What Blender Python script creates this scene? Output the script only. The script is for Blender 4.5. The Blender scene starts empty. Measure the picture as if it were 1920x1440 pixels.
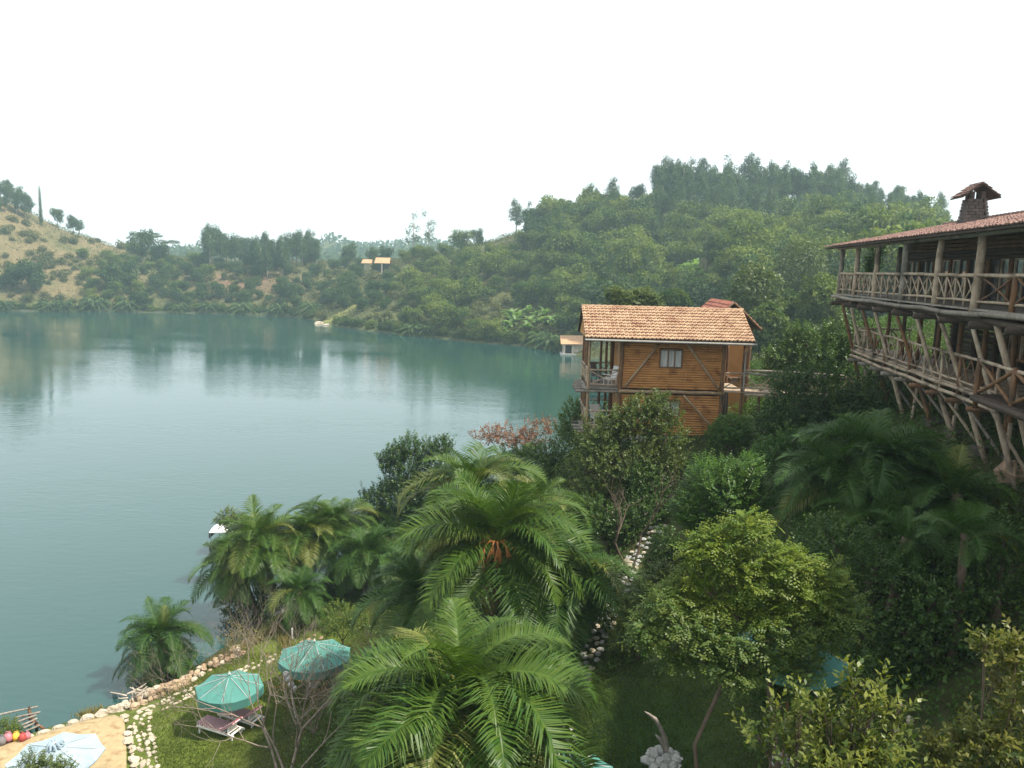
import bpy, math, random
import numpy as np
from mathutils import Matrix, Vector

random.seed(7)
rng = np.random.default_rng(11)
SC = bpy.context.scene
COL = SC.collection

# ------------------------------------------------------------------ camera, sky, sun, exposure
CAM_Z = 21.0
FPX = 1500.0
PITCH = math.radians(8.27)
ROLL = math.radians(1.5)
cam_data = bpy.data.cameras.new('camera')
cam = bpy.data.objects.new('camera', cam_data)
COL.objects.link(cam)
cam_data.sensor_width = 36.0
cam_data.lens = 36.0 * FPX / 1920.0
cam_data.clip_start = 0.1
cam_data.clip_end = 6000.0
_U = np.array([0, math.sin(PITCH), math.cos(PITCH)])
_X = np.array([1.0, 0, 0])
_Fw = np.array([0, math.cos(PITCH), -math.sin(PITCH)])
_r = math.cos(ROLL) * _X + math.sin(ROLL) * _U
_u = -math.sin(ROLL) * _X + math.cos(ROLL) * _U
M = Matrix(((_r[0], _u[0], -_Fw[0], 0), (_r[1], _u[1], -_Fw[1], 0), (_r[2], _u[2], -_Fw[2], CAM_Z), (0, 0, 0, 1)))
cam.matrix_world = M
SC.camera = cam

SUN_EL = math.radians(57)
SUN_AZ = math.radians(100)          # from +Y towards +X
world = bpy.data.worlds.new('World')
SC.world = world
world.use_nodes = True
wn = world.node_tree
wn.nodes.clear()
sky = wn.nodes.new('ShaderNodeTexSky')
sky.sky_type = 'NISHITA'
sky.sun_disc = False
sky.sun_elevation = SUN_EL
sky.sun_rotation = SUN_AZ
sky.altitude = 1400
sky.air_density = 1.0
sky.dust_density = 7.0
sky.ozone_density = 1.0
bg = wn.nodes.new('ShaderNodeBackground')
bg.inputs['Strength'].default_value = 0.13
wo = wn.nodes.new('ShaderNodeOutputWorld')
veil = wn.nodes.new('ShaderNodeMix')          # thin white high haze, the same all round the sky
veil.data_type = 'RGBA'
veil.inputs[0].default_value = 0.72
veil.inputs[7].default_value = (7.7, 8.0, 8.1, 1)
wn.links.new(sky.outputs[0], veil.inputs[6])
wn.links.new(veil.outputs[2], bg.inputs[0])
wn.links.new(bg.outputs[0], wo.inputs[0])

sd = bpy.data.lights.new('sun', 'SUN')
sd.energy = 5.0
sd.angle = math.radians(0.6)
sd.color = (1.0, 0.93, 0.82)
sun = bpy.data.objects.new('sun', sd)
COL.objects.link(sun)
sdir = Vector((math.cos(SUN_EL) * math.sin(SUN_AZ), math.cos(SUN_EL) * math.cos(SUN_AZ), math.sin(SUN_EL)))
sun.rotation_euler = sdir.to_track_quat('Z', 'Y').to_euler()
sun.location = (60, 20, 80)

vs = SC.view_settings
vs.view_transform = 'Standard'
vs.look = 'None'
vs.exposure = 0.6
vs.gamma = 1.0
vs.use_curve_mapping = False
HAZE_DENSITY = 0.00042
HAZE_COLOR = (0.70, 0.93, 1.0, 1)
SC.cycles.volume_bounces = 3
SC.cycles.max_bounces = 6
SC.cycles.transparent_max_bounces = 8
SC.cycles.caustics_reflective = False
SC.cycles.caustics_refractive = False
SC.cycles.use_denoising = True


# ------------------------------------------------------------------ picture <-> place
def ray(px, py):
    x = (px - 960) / FPX
    y = (720 - py) / FPX
    c, s = math.cos(ROLL), math.sin(ROLL)
    xr = c * x - s * y
    yr = s * x + c * y
    return np.array([xr, math.cos(PITCH) + yr * math.sin(PITCH), -math.sin(PITCH) + yr * math.cos(PITCH)])


def atz(px, py, z):
    d = ray(px, py)
    return np.array([0, 0, CAM_Z]) + d * ((z - CAM_Z) / d[2])


def aty(px, py, Y):
    d = ray(px, py)
    return np.array([0, 0, CAM_Z]) + d * (Y / d[1])


def proj(P):
    P = np.asarray(P, float)
    q = P - np.array([0, 0, CAM_Z])
    f = q @ _Fw
    return 960 + FPX * (q @ _r) / f, 720 - FPX * (q @ _u) / f


# ------------------------------------------------------------------ tiny mesh kit
def setp(o, label=None, cat=None, group=None, kind=None):
    if label: o['label'] = label
    if cat: o['category'] = cat
    if group: o['group'] = group
    if kind: o['kind'] = kind
    return o


def empty(name, loc=(0, 0, 0), label=None, cat=None, group=None, rz=0.0):
    o = bpy.data.objects.new(name, None)
    o.empty_display_size = 0.3
    COL.objects.link(o)
    o.location = loc
    o.rotation_euler = (0, 0, rz)
    return setp(o, label, cat, group)


ANCHOR = {}


def root(name, loc, label, cat, group=None):
    """an Empty at the thing's base whose parts are modelled in world coordinates"""
    o = empty(name, tuple(float(v) for v in loc), label, cat, group)
    ANCHOR[o.name] = Vector(o.location)
    return o


def link(name, mesh, parent=None, mat=None, loc=None, rot=None, scale=None):
    o = bpy.data.objects.new(name, mesh)
    COL.objects.link(o)
    if mat is not None and len(mesh.materials) == 0:
        mesh.materials.append(mat)
    if parent is not None:
        o.parent = parent
        if parent.name in ANCHOR:
            o.matrix_parent_inverse = Matrix.Translation(-ANCHOR[parent.name])
    if loc is not None: o.location = loc
    if rot is not None: o.rotation_euler = rot
    if scale is not None: o.scale = scale
    return o


def np_mesh(name, V, F, tint=None, col=None, smooth=False):
    V = np.ascontiguousarray(V, dtype=np.float32)
    F = np.ascontiguousarray(F, dtype=np.int32)
    m = bpy.data.meshes.new(name)
    k = F.shape[1]
    m.vertices.add(len(V))
    m.vertices.foreach_set('co', V.ravel())
    m.loops.add(F.size)
    m.loops.foreach_set('vertex_index', F.ravel())
    m.polygons.add(len(F))
    m.polygons.foreach_set('loop_start', np.arange(0, F.size, k, dtype=np.int32))
    m.polygons.foreach_set('loop_total', np.full(len(F), k, dtype=np.int32))
    if smooth:
        m.polygons.foreach_set('use_smooth', np.ones(len(F), dtype=bool))
    if tint is not None:
        a = m.attributes.new('tint', 'FLOAT', 'POINT')
        a.data.foreach_set('value', np.ascontiguousarray(tint, dtype=np.float32))
    if col is not None:
        a = m.attributes.new('zone', 'FLOAT_COLOR', 'POINT')
        a.data.foreach_set('color', np.ascontiguousarray(col, dtype=np.float32).ravel())
    m.update(calc_edges=True)
    return m


class MB:
    def __init__(self):
        self.v = []; self.f = []; self.t = []

    def quadmesh(self, vs, fs, t=0.5):
        b = len(self.v)
        self.v += [tuple(map(float, p)) for p in vs]
        self.t += [t] * len(vs)
        self.f += [tuple(i + b for i in f) for f in fs]

    def box(self, c, s, rz=0.0, t=0.5, R=None):
        hx, hy, hz = s[0] / 2, s[1] / 2, s[2] / 2
        pts = [(-hx, -hy, -hz), (hx, -hy, -hz), (hx, hy, -hz), (-hx, hy, -hz), (-hx, -hy, hz), (hx, -hy, hz), (hx, hy, hz), (-hx, hy, hz)]
        if R is None:
            ca, sa = math.cos(rz), math.sin(rz)
            pts = [(c[0] + x * ca - y * sa, c[1] + x * sa + y * ca, c[2] + z) for x, y, z in pts]
        else:
            pts = [tuple(Vector(c) + R @ Vector(p)) for p in pts]
        self.quadmesh(pts, [(0, 3, 2, 1), (4, 5, 6, 7), (0, 1, 5, 4), (1, 2, 6, 5), (2, 3, 7, 6), (3, 0, 4, 7)], t)

    def tube(self, pts, radii, n=6, cap=True, t=0.5, jit=0.0):
        pts = [Vector(p) for p in pts]
        rings = []
        b0 = len(self.v)
        prev = None
        for i, p in enumerate(pts):
            d = (pts[min(i + 1, len(pts) - 1)] - pts[max(i - 1, 0)])
            if d.length < 1e-9: d = Vector((0, 0, 1))
            d.normalize()
            if prev is None:
                a = Vector((0, 0, 1)) if abs(d.z) < 0.9 else Vector((1, 0, 0))
                x = d.cross(a).normalized()
            else:
                x = (prev - d * prev.dot(d)).normalized()
            prev = x
            y = d.cross(x)
            for k in range(n):
                an = 2 * math.pi * k / n
                r = radii[i] * (1 + (random.uniform(-jit, jit) if jit else 0))
                q = p + (x * math.cos(an) + y * math.sin(an)) * r
                self.v.append((q.x, q.y, q.z)); self.t.append(t)
        for i in range(len(pts) - 1):
            for k in range(n):
                a = b0 + i * n + k; b = b0 + i * n + (k + 1) % n
                self.f.append((a, b, b + n, a + n))
        if cap:
            self.f.append(tuple(b0 + k for k in reversed(range(n))))
            e = b0 + (len(pts) - 1) * n
            self.f.append(tuple(e + k for k in range(n)))

    def pole(self, a, b, r0, r1=None, n=7, segs=4, wob=0.02, t=0.5):
        a = Vector(a); b = Vector(b); r1 = r1 or r0
        L = (b - a).length
        d = (b - a).normalized()
        x = d.orthogonal().normalized(); y = d.cross(x)
        ph = random.uniform(0, 6.28); am = wob * L
        pts = []; rad = []
        for i in range(segs + 1):
            u = i / segs
            w = math.sin(u * math.pi) * am
            j = 0 if i in (0, segs) else 1
            pts.append(a + (b - a) * u + (x * math.cos(ph) + y * math.sin(ph)) * w + x * random.uniform(-.3, .3) * r0 * j)
            rad.append((r0 + (r1 - r0) * u) * random.uniform(.92, 1.08))
        self.tube(pts, rad, n, True, t, 0.05)

    def mesh(self, name, smooth=False):
        m = bpy.data.meshes.new(name)
        m.from_pydata(self.v, [], self.f)
        a = m.attributes.new('tint', 'FLOAT', 'POINT')
        a.data.foreach_set('value', np.array(self.t, dtype=np.float32))
        if smooth:
            m.polygons.foreach_set('use_smooth', np.ones(len(m.polygons), dtype=bool))
        m.update()
        return m

    def build(self, name, mat, parent=None, smooth=False, **kw):
        return link(name, self.mesh(name, smooth), parent, mat, **kw)


def pole(name, a, b, r0, r1, mat, parent, wob=0.012, n=8, segs=4):
    m = MB(); m.pole(a, b, r0, r1, n, segs, wob)
    return m.build(name, mat, parent, smooth=True)


def boxo(name, c, s, mat, parent, rz=0.0, R=None):
    m = MB(); m.box(c, s, rz, R=R)
    return m.build(name, mat, parent)


# ------------------------------------------------------------------ materials
def new_mat(name):
    m = bpy.data.materials.new(name)
    m.use_nodes = True
    m.node_tree.nodes.clear()
    return m, m.node_tree.nodes, m.node_tree.links


def rgba(c):
    return (c[0], c[1], c[2], 1.0)


def surf(name, A, B, scale=6.0, rough=0.75, bump=0.3, stretch=(1, 1, 1), tintw=0.5, rndw=0.35, detail=4.0, spec=0.3, dirt=None, dirtscale=1.2, bumpd=0.02):
    """two base colours mixed by object noise, per-piece tint and object random"""
    m, N, L = new_mat(name)
    tc = N.new('ShaderNodeTexCoord')
    mp = N.new('ShaderNodeMapping'); mp.inputs['Scale'].default_value = stretch
    L.new(tc.outputs['Object'], mp.inputs[0])
    nz = N.new('ShaderNodeTexNoise'); nz.inputs['Scale'].default_value = scale; nz.inputs['Detail'].default_value = detail
    L.new(mp.outputs[0], nz.inputs['Vector'])
    at = N.new('ShaderNodeAttribute'); at.attribute_name = 'tint'
    oi = N.new('ShaderNodeObjectInfo')
    m1 = N.new('ShaderNodeMath'); m1.operation = 'MULTIPLY_ADD'
    L.new(at.outputs['Fac'], m1.inputs[0]); m1.inputs[1].default_value = tintw; m1.inputs[2].default_value = -tintw / 2 - rndw / 2
    m2 = N.new('ShaderNodeMath'); m2.operation = 'MULTIPLY_ADD'
    L.new(oi.outputs['Random'], m2.inputs[0]); m2.inputs[1].default_value = rndw; L.new(m1.outputs[0], m2.inputs[2])
    m3 = N.new('ShaderNodeMath'); m3.operation = 'ADD'; m3.use_clamp = True
    mr = N.new('ShaderNodeMapRange'); mr.inputs[1].default_value = 0.3; mr.inputs[2].default_value = 0.7
    L.new(nz.outputs['Fac'], mr.inputs[0])
    L.new(mr.outputs[0], m3.inputs[0]); L.new(m2.outputs[0], m3.inputs[1])
    mx = N.new('ShaderNodeMix'); mx.data_type = 'RGBA'
    mx.inputs[6].default_value = rgba(A); mx.inputs[7].default_value = rgba(B)
    L.new(m3.outputs[0], mx.inputs[0])
    colout = mx.outputs[2]
    if dirt is not None:
        n2 = N.new('ShaderNodeTexNoise'); n2.inputs['Scale'].default_value = dirtscale; n2.inputs['Detail'].default_value = 5
        L.new(tc.outputs['Object'], n2.inputs['Vector'])
        r2 = N.new('ShaderNodeMapRange'); r2.inputs[1].default_value = 0.52; r2.inputs[2].default_value = 0.7
        L.new(n2.outputs['Fac'], r2.inputs[0])
        x2 = N.new('ShaderNodeMix'); x2.data_type = 'RGBA'; x2.inputs[7].default_value = rgba(dirt)
        L.new(colout, x2.inputs[6]); L.new(r2.outputs[0], x2.inputs[0])
        colout = x2.outputs[2]
    bs = N.new('ShaderNodeBsdfPrincipled')
    bs.inputs['Roughness'].default_value = rough
    bs.inputs['Specular IOR Level'].default_value = spec
    L.new(colout, bs.inputs['Base Color'])
    if bump:
        bp = N.new('ShaderNodeBump'); bp.inputs['Strength'].default_value = bump; bp.inputs['Distance'].default_value = bumpd
        L.new(nz.outputs['Fac'], bp.inputs['Height']); L.new(bp.outputs[0], bs.inputs['Normal'])
    o = N.new('ShaderNodeOutputMaterial'); L.new(bs.outputs[0], o.inputs[0])
    return m


def leafmat(name, A, B, rough=0.5, trans=0.28, spec=0.35, tr_col=None, rndw=0.4, gaps=None):
    m, N, L = new_mat(name)
    at = N.new('ShaderNodeAttribute'); at.attribute_name = 'tint'
    oi = N.new('ShaderNodeObjectInfo')
    m2 = N.new('ShaderNodeMath'); m2.operation = 'MULTIPLY_ADD'; m2.use_clamp = True
    ms = N.new('ShaderNodeMath'); ms.operation = 'SUBTRACT'; ms.inputs[1].default_value = rndw / 2
    L.new(at.outputs['Fac'], ms.inputs[0])
    L.new(oi.outputs['Random'], m2.inputs[0]); m2.inputs[1].default_value = rndw; L.new(ms.outputs[0], m2.inputs[2])
    mx = N.new('ShaderNodeMix'); mx.data_type = 'RGBA'
    mx.inputs[6].default_value = rgba(A); mx.inputs[7].default_value = rgba(B)
    L.new(m2.outputs[0], mx.inputs[0])
    bs = N.new('ShaderNodeBsdfPrincipled')
    bs.inputs['Roughness'].default_value = rough
    bs.inputs['Specular IOR Level'].default_value = spec
    L.new(mx.outputs[2], bs.inputs['Base Color'])
    tl = N.new('ShaderNodeBsdfTranslucent')
    tm = N.new('ShaderNodeMix'); tm.data_type = 'RGBA'; tm.blend_type = 'MULTIPLY'; tm.inputs[0].default_value = 1.0
    L.new(mx.outputs[2], tm.inputs[6]); tm.inputs[7].default_value = rgba(tr_col or (1.5, 1.6, 0.6))
    L.new(tm.outputs[2], tl.inputs[0])
    sh = N.new('ShaderNodeMixShader'); sh.inputs[0].default_value = trans
    L.new(bs.outputs[0], sh.inputs[1]); L.new(tl.outputs[0], sh.inputs[2])
    o = N.new('ShaderNodeOutputMaterial'); L.new(sh.outputs[0], o.inputs[0])
    return m


W_PALE = surf('pale_wood', (.46, .37, .27), (.27, .20, .135), 9, .7, .35, (1, 1, .5), dirt=(.10, .075, .05))
W_GREY = surf('grey_wood', (.30, .27, .23), (.16, .13, .10), 9, .8, .35, (1, 1, .5), dirt=(.08, .07, .06))
W_BROWN = surf('brown_wood', (.21, .105, .045), (.11, .055, .025), 9, .65, .3, (1, 1, .5), dirt=(.06, .04, .025))
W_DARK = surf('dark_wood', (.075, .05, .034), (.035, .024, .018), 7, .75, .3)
W_LOG = surf('orange_log', (.54, .26, .078), (.38, .17, .05), 5, .5, .2, (.35, 1, 3), rndw=.5, dirt=(.24, .09, .026), dirtscale=2.0)
W_BRACE = surf('brace_wood', (.38, .27, .16), (.25, .16, .09), 8, .65, .3)
PLASTER = surf('orange_plaster', (.52, .25, .085), (.44, .20, .06), 3, .8, .15)
TILE = surf('orange_tile', (.48, .325, .205), (.37, .235, .145), 3, .8, .25, tintw=.75, rndw=.1, dirt=(.30, .165, .10), dirtscale=1.6)
TILE_RED = surf('red_tile', (.235, .135, .105), (.15, .085, .068), 3, .8, .25, tintw=1.0, rndw=.1, dirt=(.10, .05, .04), dirtscale=1.5)
TILE_RUST = surf('rust_tile', (.33, .125, .085), (.23, .085, .06), 3, .8, .25, tintw=1.0, rndw=.1)
GUTTER = surf('gutter_paint', (.36, .345, .31), (.27, .255, .23), 4, .45, .1)
STONE = surf('pale_stone', (.55, .49, .38), (.36, .30, .22), 5, .85, .5, rndw=.8, dirt=(.20, .15, .10), dirtscale=4)
STONE_WALLM = surf('wall_stone', (.46, .34, .22), (.25, .17, .11), 4, .85, .5, rndw=.8, dirt=(.12, .09, .06), dirtscale=4)
STONE_GREY = surf('grey_stone', (.42, .42, .39), (.26, .26, .24), 5, .8, .4, rndw=.6)
BRICKM = surf('weathered_brick', (.135, .105, .09), (.08, .068, .06), 5, .85, .4, rndw=.9)
BARK = surf('bark', (.14, .10, .07), (.07, .05, .035), 8, .9, .6, (1, 1, .4))
BARK_PALE = surf('pale_bark', (.36, .31, .25), (.20, .17, .13), 8, .85, .5, (1, 1, .4))
TWIG = surf('dry_twig', (.27, .22, .17), (.13, .105, .085), 6, .9, .3)
CLOTH_TURQ = surf('turquoise_cloth', (.075, .225, .19), (.06, .19, .16), 2, .8, .1, rndw=.12)
CLOTH_WHITE = surf('pale_blue_cloth', (.32, .40, .44), (.28, .36, .41), 2, .8, .1, rndw=.08)
METAL = surf('grey_metal', (.5, .5, .5), (.35, .35, .35), 5, .4, .1, spec=.5)
WHITE = surf('white_paint', (.80, .79, .76), (.70, .68, .64), 4, .5, .1)
CURTAIN = surf('pale_curtain', (.62, .62, .58), (.42, .43, .42), 14, .9, .2, (1, 1, .15))
ROOFSHEET = surf('tan_roof_sheet', (.50, .30, .17), (.40, .23, .12), 1.5, .7, .2)
PALE_WALL = surf('pale_wall', (.62, .55, .45), (.50, .43, .34), 1.5, .8, .2)
DARKOPEN = surf('dark_interior', (.03, .028, .025), (.02, .018, .016), 2, .8, .0)  # near-black colour that paints in the shade inside openings
PINK = surf('pink_plastic', (.50, .19, .22), (.44, .16, .19), 3, .5, .05)
YELLOW = surf('yellow_plastic', (.80, .50, .06), (.74, .44, .05), 3, .5, .05)
RED = surf('red_plastic', (.40, .07, .06), (.34, .06, .05), 3, .5, .05)
GREYBAG = surf('grey_fabric', (.20, .19, .19), (.13, .12, .12), 9, .9, .2)
POT = surf('clay_pot', (.32, .15, .09), (.24, .11, .06), 6, .8, .2)


def glassmat():
    m, N, L = new_mat('window_glass')
    bs = N.new('ShaderNodeBsdfPrincipled')
    bs.inputs['Base Color'].default_value = (.05, .06, .06, 1)
    bs.inputs['Roughness'].default_value = 0.04
    bs.inputs['Specular IOR Level'].default_value = 1.0
    bs.inputs['IOR'].default_value = 1.9
    o = N.new('ShaderNodeOutputMaterial'); L.new(bs.outputs[0], o.inputs[0])
    return m


GLASS = glassmat()


def stripemat():
    m, N, L = new_mat('striped_cushion')
    tc = N.new('ShaderNodeTexCoord')
    wv = N.new('ShaderNodeTexWave'); wv.inputs['Scale'].default_value = 3.2; wv.bands_direction = 'X'
    L.new(tc.outputs['Object'], wv.inputs[0])
    cr = N.new('ShaderNodeValToRGB')
    cr.color_ramp.interpolation = 'CONSTANT'
    cr.color_ramp.elements[0].color = (.34, .07, .08, 1)
    cr.color_ramp.elements[1].position = .45; cr.color_ramp.elements[1].color = (.78, .72, .70, 1)
    e = cr.color_ramp.elements.new(.8); e.color = (.30, .17, .22, 1)
    L.new(wv.outputs['Fac'], cr.inputs[0])
    bs = N.new('ShaderNodeBsdfPrincipled'); bs.inputs['Roughness'].default_value = .85
    L.new(cr.outputs[0], bs.inputs['Base Color'])
    o = N.new('ShaderNodeOutputMaterial'); L.new(bs.outputs[0], o.inputs[0])
    return m


STRIPE = stripemat()

LF_PALM = leafmat('palm_leaf', (.027, .078, .010), (.090, .140, .018), .42, .2, .22)
LF_PALM_DK = leafmat('dark_palm_leaf', (.020, .062, .012), (.062, .118, .020), .45, .2, .2)
LF_UNDER = leafmat('undergrowth_leaf', (.028, .074, .014), (.088, .145, .024), .5, .25, .2, rndw=0)
LF_PALM_LT = leafmat('pale_palm_leaf', (.085, .125, .022), (.20, .205, .055), .45, .25, .25)  # old yellowish fronds; their pale tone also paints in sunlit glints
LF_DRY = leafmat('dry_frond_leaf', (.30, .17, .06), (.20, .11, .045), .7, .15, .2, (1.2, 1, .6))
LF_DARK = leafmat('dark_leaf', (.024, .062, .012), (.074, .128, .020), .45, .25)
LF_OLIVE = leafmat('olive_leaf', (.042, .074, .014), (.105, .135, .024), .5, .25)
LF_BRIGHT = leafmat('bright_leaf', (.040, .105, .014), (.098, .170, .024), .45, .3)
LF_YELLOW = leafmat('yellow_green_leaf', (.062, .140, .014), (.165, .205, .024), .5, .35)
LF_FRESH = leafmat('fresh_leaf', (.050, .110, .022), (.135, .175, .032), .5, .35)
LF_SHINY = leafmat('shiny_leaf', (.028, .066, .010), (.190, .205, .034), .42, .25, .3)  # pale end of the range paints highlights into the leaf colour
LF_RUSTY = leafmat('rusty_leaf', (.030, .066, .012), (.150, .145, .026), .42, .25, .3)
LF_RED = leafmat('red_brown_leaf', (.16, .075, .042), (.27, .155, .09), .6, .3, .3, (1.3, 1, .8))
LF_FARDK = leafmat('far_dark_leaf', (.022, .054, .016), (.066, .108, .030), .7, .2, .2, rndw=.6)
LF_FAR = leafmat('far_leaf', (.034, .076, .016), (.155, .195, .036), .7, .25, .2, rndw=.8)
LF_EUC = leafmat('eucalyptus_leaf', (.030, .070, .030), (.080, .125, .046), .65, .25, .25)
LF_BANANA = leafmat('banana_leaf', (.110, .200, .050), (.200, .290, .090), .45, .35, .4)
LF_GRASS = leafmat('grass_blade', (.042, .088, .012), (.140, .168, .026), .7, .3, .2, rndw=0)
LF_SCRUB = leafmat('scrub_leaf', (.050, .074, .026), (.150, .140, .050), .7, .25, .2, rndw=0)
LF_DRYGRASS = leafmat('dry_grass_blade', (.26, .20, .08), (.15, .15, .05), .8, .2, .1, rndw=0)
# ------------------------------------------------------------------ terrain
def _hash(ix, iy, s):
    h = (ix * 374761393 + iy * 668265263 + s * 974711) & 0x7fffffff
    h = ((h ^ (h >> 13)) * 1274126177) & 0x7fffffff
    return ((h ^ (h >> 16)) & 0xffff) / 65535.0


def vnoise(x, y, s=0):
    x = np.asarray(x, float); y = np.asarray(y, float)
    ix = np.floor(x).astype(np.int64); iy = np.floor(y).astype(np.int64)
    fx = x - ix; fy = y - iy
    fx = fx * fx * (3 - 2 * fx); fy = fy * fy * (3 - 2 * fy)
    a = _hash(ix, iy, s); b = _hash(ix + 1, iy, s); c = _hash(ix, iy + 1, s); d = _hash(ix + 1, iy + 1, s)
    return (a * (1 - fx) + b * fx) * (1 - fy) + (c * (1 - fx) + d * fx) * fy


def fbm(x, y, s=0, o=3):
    v = 0; a = .5
    for i in range(o):
        v = v + a * (vnoise(x, y, s + i) - .5); x = x * 2.03; y = y * 2.03; a *= .5
    return v


NEAR_SHORE = [(-40, 25), (-31, 27.5), (-26, 29.5), (-21.54, 31.6), (-19.73, 33.3), (-17.9, 34.7), (-16.43, 37.44), (-14.99, 40.91), (-13.6, 46),
              (-12, 52), (-8, 58), (-3, 65), (3, 73), (10, 82), (20, 96), (30, 114), (37, 138), (36, 165), (29, 182), (22.4, 187)]
FAR_SHORE = [(22.4, 187), (15, 197), (10.9, 208), (-.3, 218.7), (-9.2, 222.5), (-25.6, 236.5), (-43.9, 250.5), (-58, 266), (-70.8, 284.8), (-80, 302), (-92, 313),
             (-100.9, 313.4), (-118.7, 316.3), (-158.9, 312.4), (-192.5, 299.8), (-235, 270), (-300, 240)]
ctrl = []
def C(*a):
    for p in a: ctrl.append(p)

for i, (x, y) in enumerate(NEAR_SHORE): C((x, y, 0.0 if not 2 < i < 9 else 0.25))
for x, y in FAR_SHORE: C((x, y, 0.15))
# lake bed
for i in range(len(NEAR_SHORE) - 4):
    x, y = NEAR_SHORE[i]
    x2, y2 = NEAR_SHORE[i + 1]
    nx, ny = -(y2 - y), (x2 - x); l = math.hypot(nx, ny)
    C((x + nx / l * 3, y + ny / l * 3, -1.3), (x + nx / l * 12, y + ny / l * 12, -3.2))
for i in range(2, len(FAR_SHORE) - 1):
    x, y = FAR_SHORE[i]; C((x * .96 - 1, y - 9, -2.5))
for p in [(-60, 60), (-120, 90), (-60, 120), (-120, 180), (-30, 110), (0, 140), (-30, 180), (-80, 230), (-160, 250), (-200, 150), (10, 170), (25, 150), (-250, 200)]: C((*p, -4))
# garden terrace and the slope up to the lodge
C((-15, 31, 1.2), (-17.5, 32.5, 1.0), (-20.5, 30.5, 1.0), (-24, 28, .95), (-20, 27, 1.0), (-26, 24, 1.0), (-14, 36, 1.15), (-10, 34, 1.4), (-12, 27, 1.4), (-9, 40, 1.3), (-12.3, 44, 1.1),
  (-10, 48, 1.0), (-6, 33, 2.6), (-6, 27, 3.0), (-8, 21, 2.6), (-1, 23, 5.4), (0, 30, 6.0), (-3, 40, 4), (-3, 50, 3.2), (-1, 58, 2.4), (4, 30, 8.5), (5, 32, 9), (3, 27, 7.4), (4.2, 21, 8.3), (4, 40, 9.0),
  (5, 43.5, 12.0), (11, 41, 12.4), (14, 47, 12.6), (3, 50, 8), (3, 58, 5.5), (8, 60, 8), (15, 24, 14.6), (15.5, 30, 15.0), (17, 40, 15.2), (25, 30, 18), (25, 12, 18), (10, 25, 11.2), (10, 32, 11.6), (8, 18, 10.2),
  (5, 12, 8.5), (0, 12, 6.5), (-8, 15, 3.2), (-20, 15, 1.6), (0, 0, 9), (10, 5, 12.5), (20, 48, 15), (25, 60, 15.5), (17, 78, 9), (30, 98, 8), (45, 120, 7), (60, 110, 14), (48, 150, 5), (62, 160, 11), (62, 200, 17), (45, 205, 10),
  (85, 250, 33), (40, 60, 22), (60, 70, 26), (90, 130, 28), (-40, 10, 1.0), (-20, 0, 3), (-10, -10, 5), (12, 38, 12.2), (0, 44, 6.2), (6, 36.5, 10.0))
# right hill
def CP(px, py, Y): C(tuple(aty(px, py, Y)))
for px, py, Y in [(800, 478, 345), (870, 468, 340), (950, 450, 332), (1000, 440, 330), (1050, 420, 322), (1100, 404, 315), (1150, 398, 308), (1220, 388, 306), (1300, 384, 315), (1400, 380, 325), (1500, 380, 332),
                  (1600, 388, 340), (1690, 418, 350), (1750, 440, 350), (1800, 450, 350), (1900, 455, 330), (1300, 545, 205), (1400, 540, 190), (1250, 470, 265), (1400, 460, 270), (1550, 470, 260), (1100, 520, 262), (1000, 540, 268), (900, 545, 275), (800, 545, 288), (1180, 590, 200), (1000, 610, 228), (850, 600, 245), (700, 590, 268), (720, 525, 320)]:
    CP(px, py, Y)
# left hills and the low saddle between them
for px, py, Y in [(-120, 330, 365), (0, 386, 362), (60, 412, 365), (100, 432, 370), (150, 447, 375), (200, 470, 380), (300, 487, 380), (400, 497, 375), (500, 500, 370), (570, 503, 365), (640, 508, 360), (720, 500, 352),
                  (0, 470, 330), (100, 495, 335), (250, 525, 338), (400, 535, 340), (500, 540, 335), (600, 550, 320)]:
    CP(px, py, Y)
# beyond the ridges
for px, py, Y in [(100, 520, 480), (300, 510, 480), (500, 510, 480), (700, 512, 470), (900, 500, 460), (1200, 470, 450), (1600, 470, 470), (-200, 480, 480),
                  (540, 480, 900), (590, 462, 900), (622, 447, 900), (655, 460, 900), (700, 480, 900), (750, 462, 980), (795, 456, 980), (860, 464, 980), (340, 472, 800), (290, 474, 800), (420, 480, 800), (150, 485, 800), (900, 485, 800), (1200, 470, 800), (1700, 470, 800), (-200, 480, 800),
                  (620, 520, 1250), (0, 520, 1250), (1200, 520, 1250), (1800, 520, 1250), (-500, 500, 1100), (2400, 470, 700)]:
    CP(px, py, Y)
ctrl = np.array(ctrl)
_c2 = 1.5 ** 2
def _kern(ax, ay):
    d2 = (ax[:, None] - ctrl[None, :, 0]) ** 2 + (ay[:, None] - ctrl[None, :, 1]) ** 2
    return np.sqrt(d2 + _c2)
_n = len(ctrl)
_A = np.zeros((_n + 1, _n + 1)); _A[:_n, :_n] = _kern(ctrl[:, 0], ctrl[:, 1]) - np.eye(_n) * 0.02; _A[_n, :_n] = 1; _A[:_n, _n] = 1
_w = np.linalg.solve(_A, np.append(ctrl[:, 2], 0))


def H(x, y):
    sc = np.isscalar(x)
    x = np.atleast_1d(np.asarray(x, float)); y = np.atleast_1d(np.asarray(y, float))
    z = np.empty(len(x))
    for i in range(0, len(x), 20000):
        z[i:i + 20000] = _kern(x[i:i + 20000], y[i:i + 20000]) @ _w[:_n] + _w[_n]
    far = np.clip((y - 170) / 60, 0, 1) * np.clip(z / 4, 0, 1)
    z = z + far * (fbm(x / 26, y / 26, 3) * 5 + fbm(x / 7, y / 7, 9, 2) * 1.6)
    near = np.clip((z - 1.6) / 2, 0, 1) * np.clip((150 - y) / 60, 0, 1)
    z = z + near * fbm(x / 3.0, y / 3.0, 5) * .5
    return z[0] if sc else z


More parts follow.
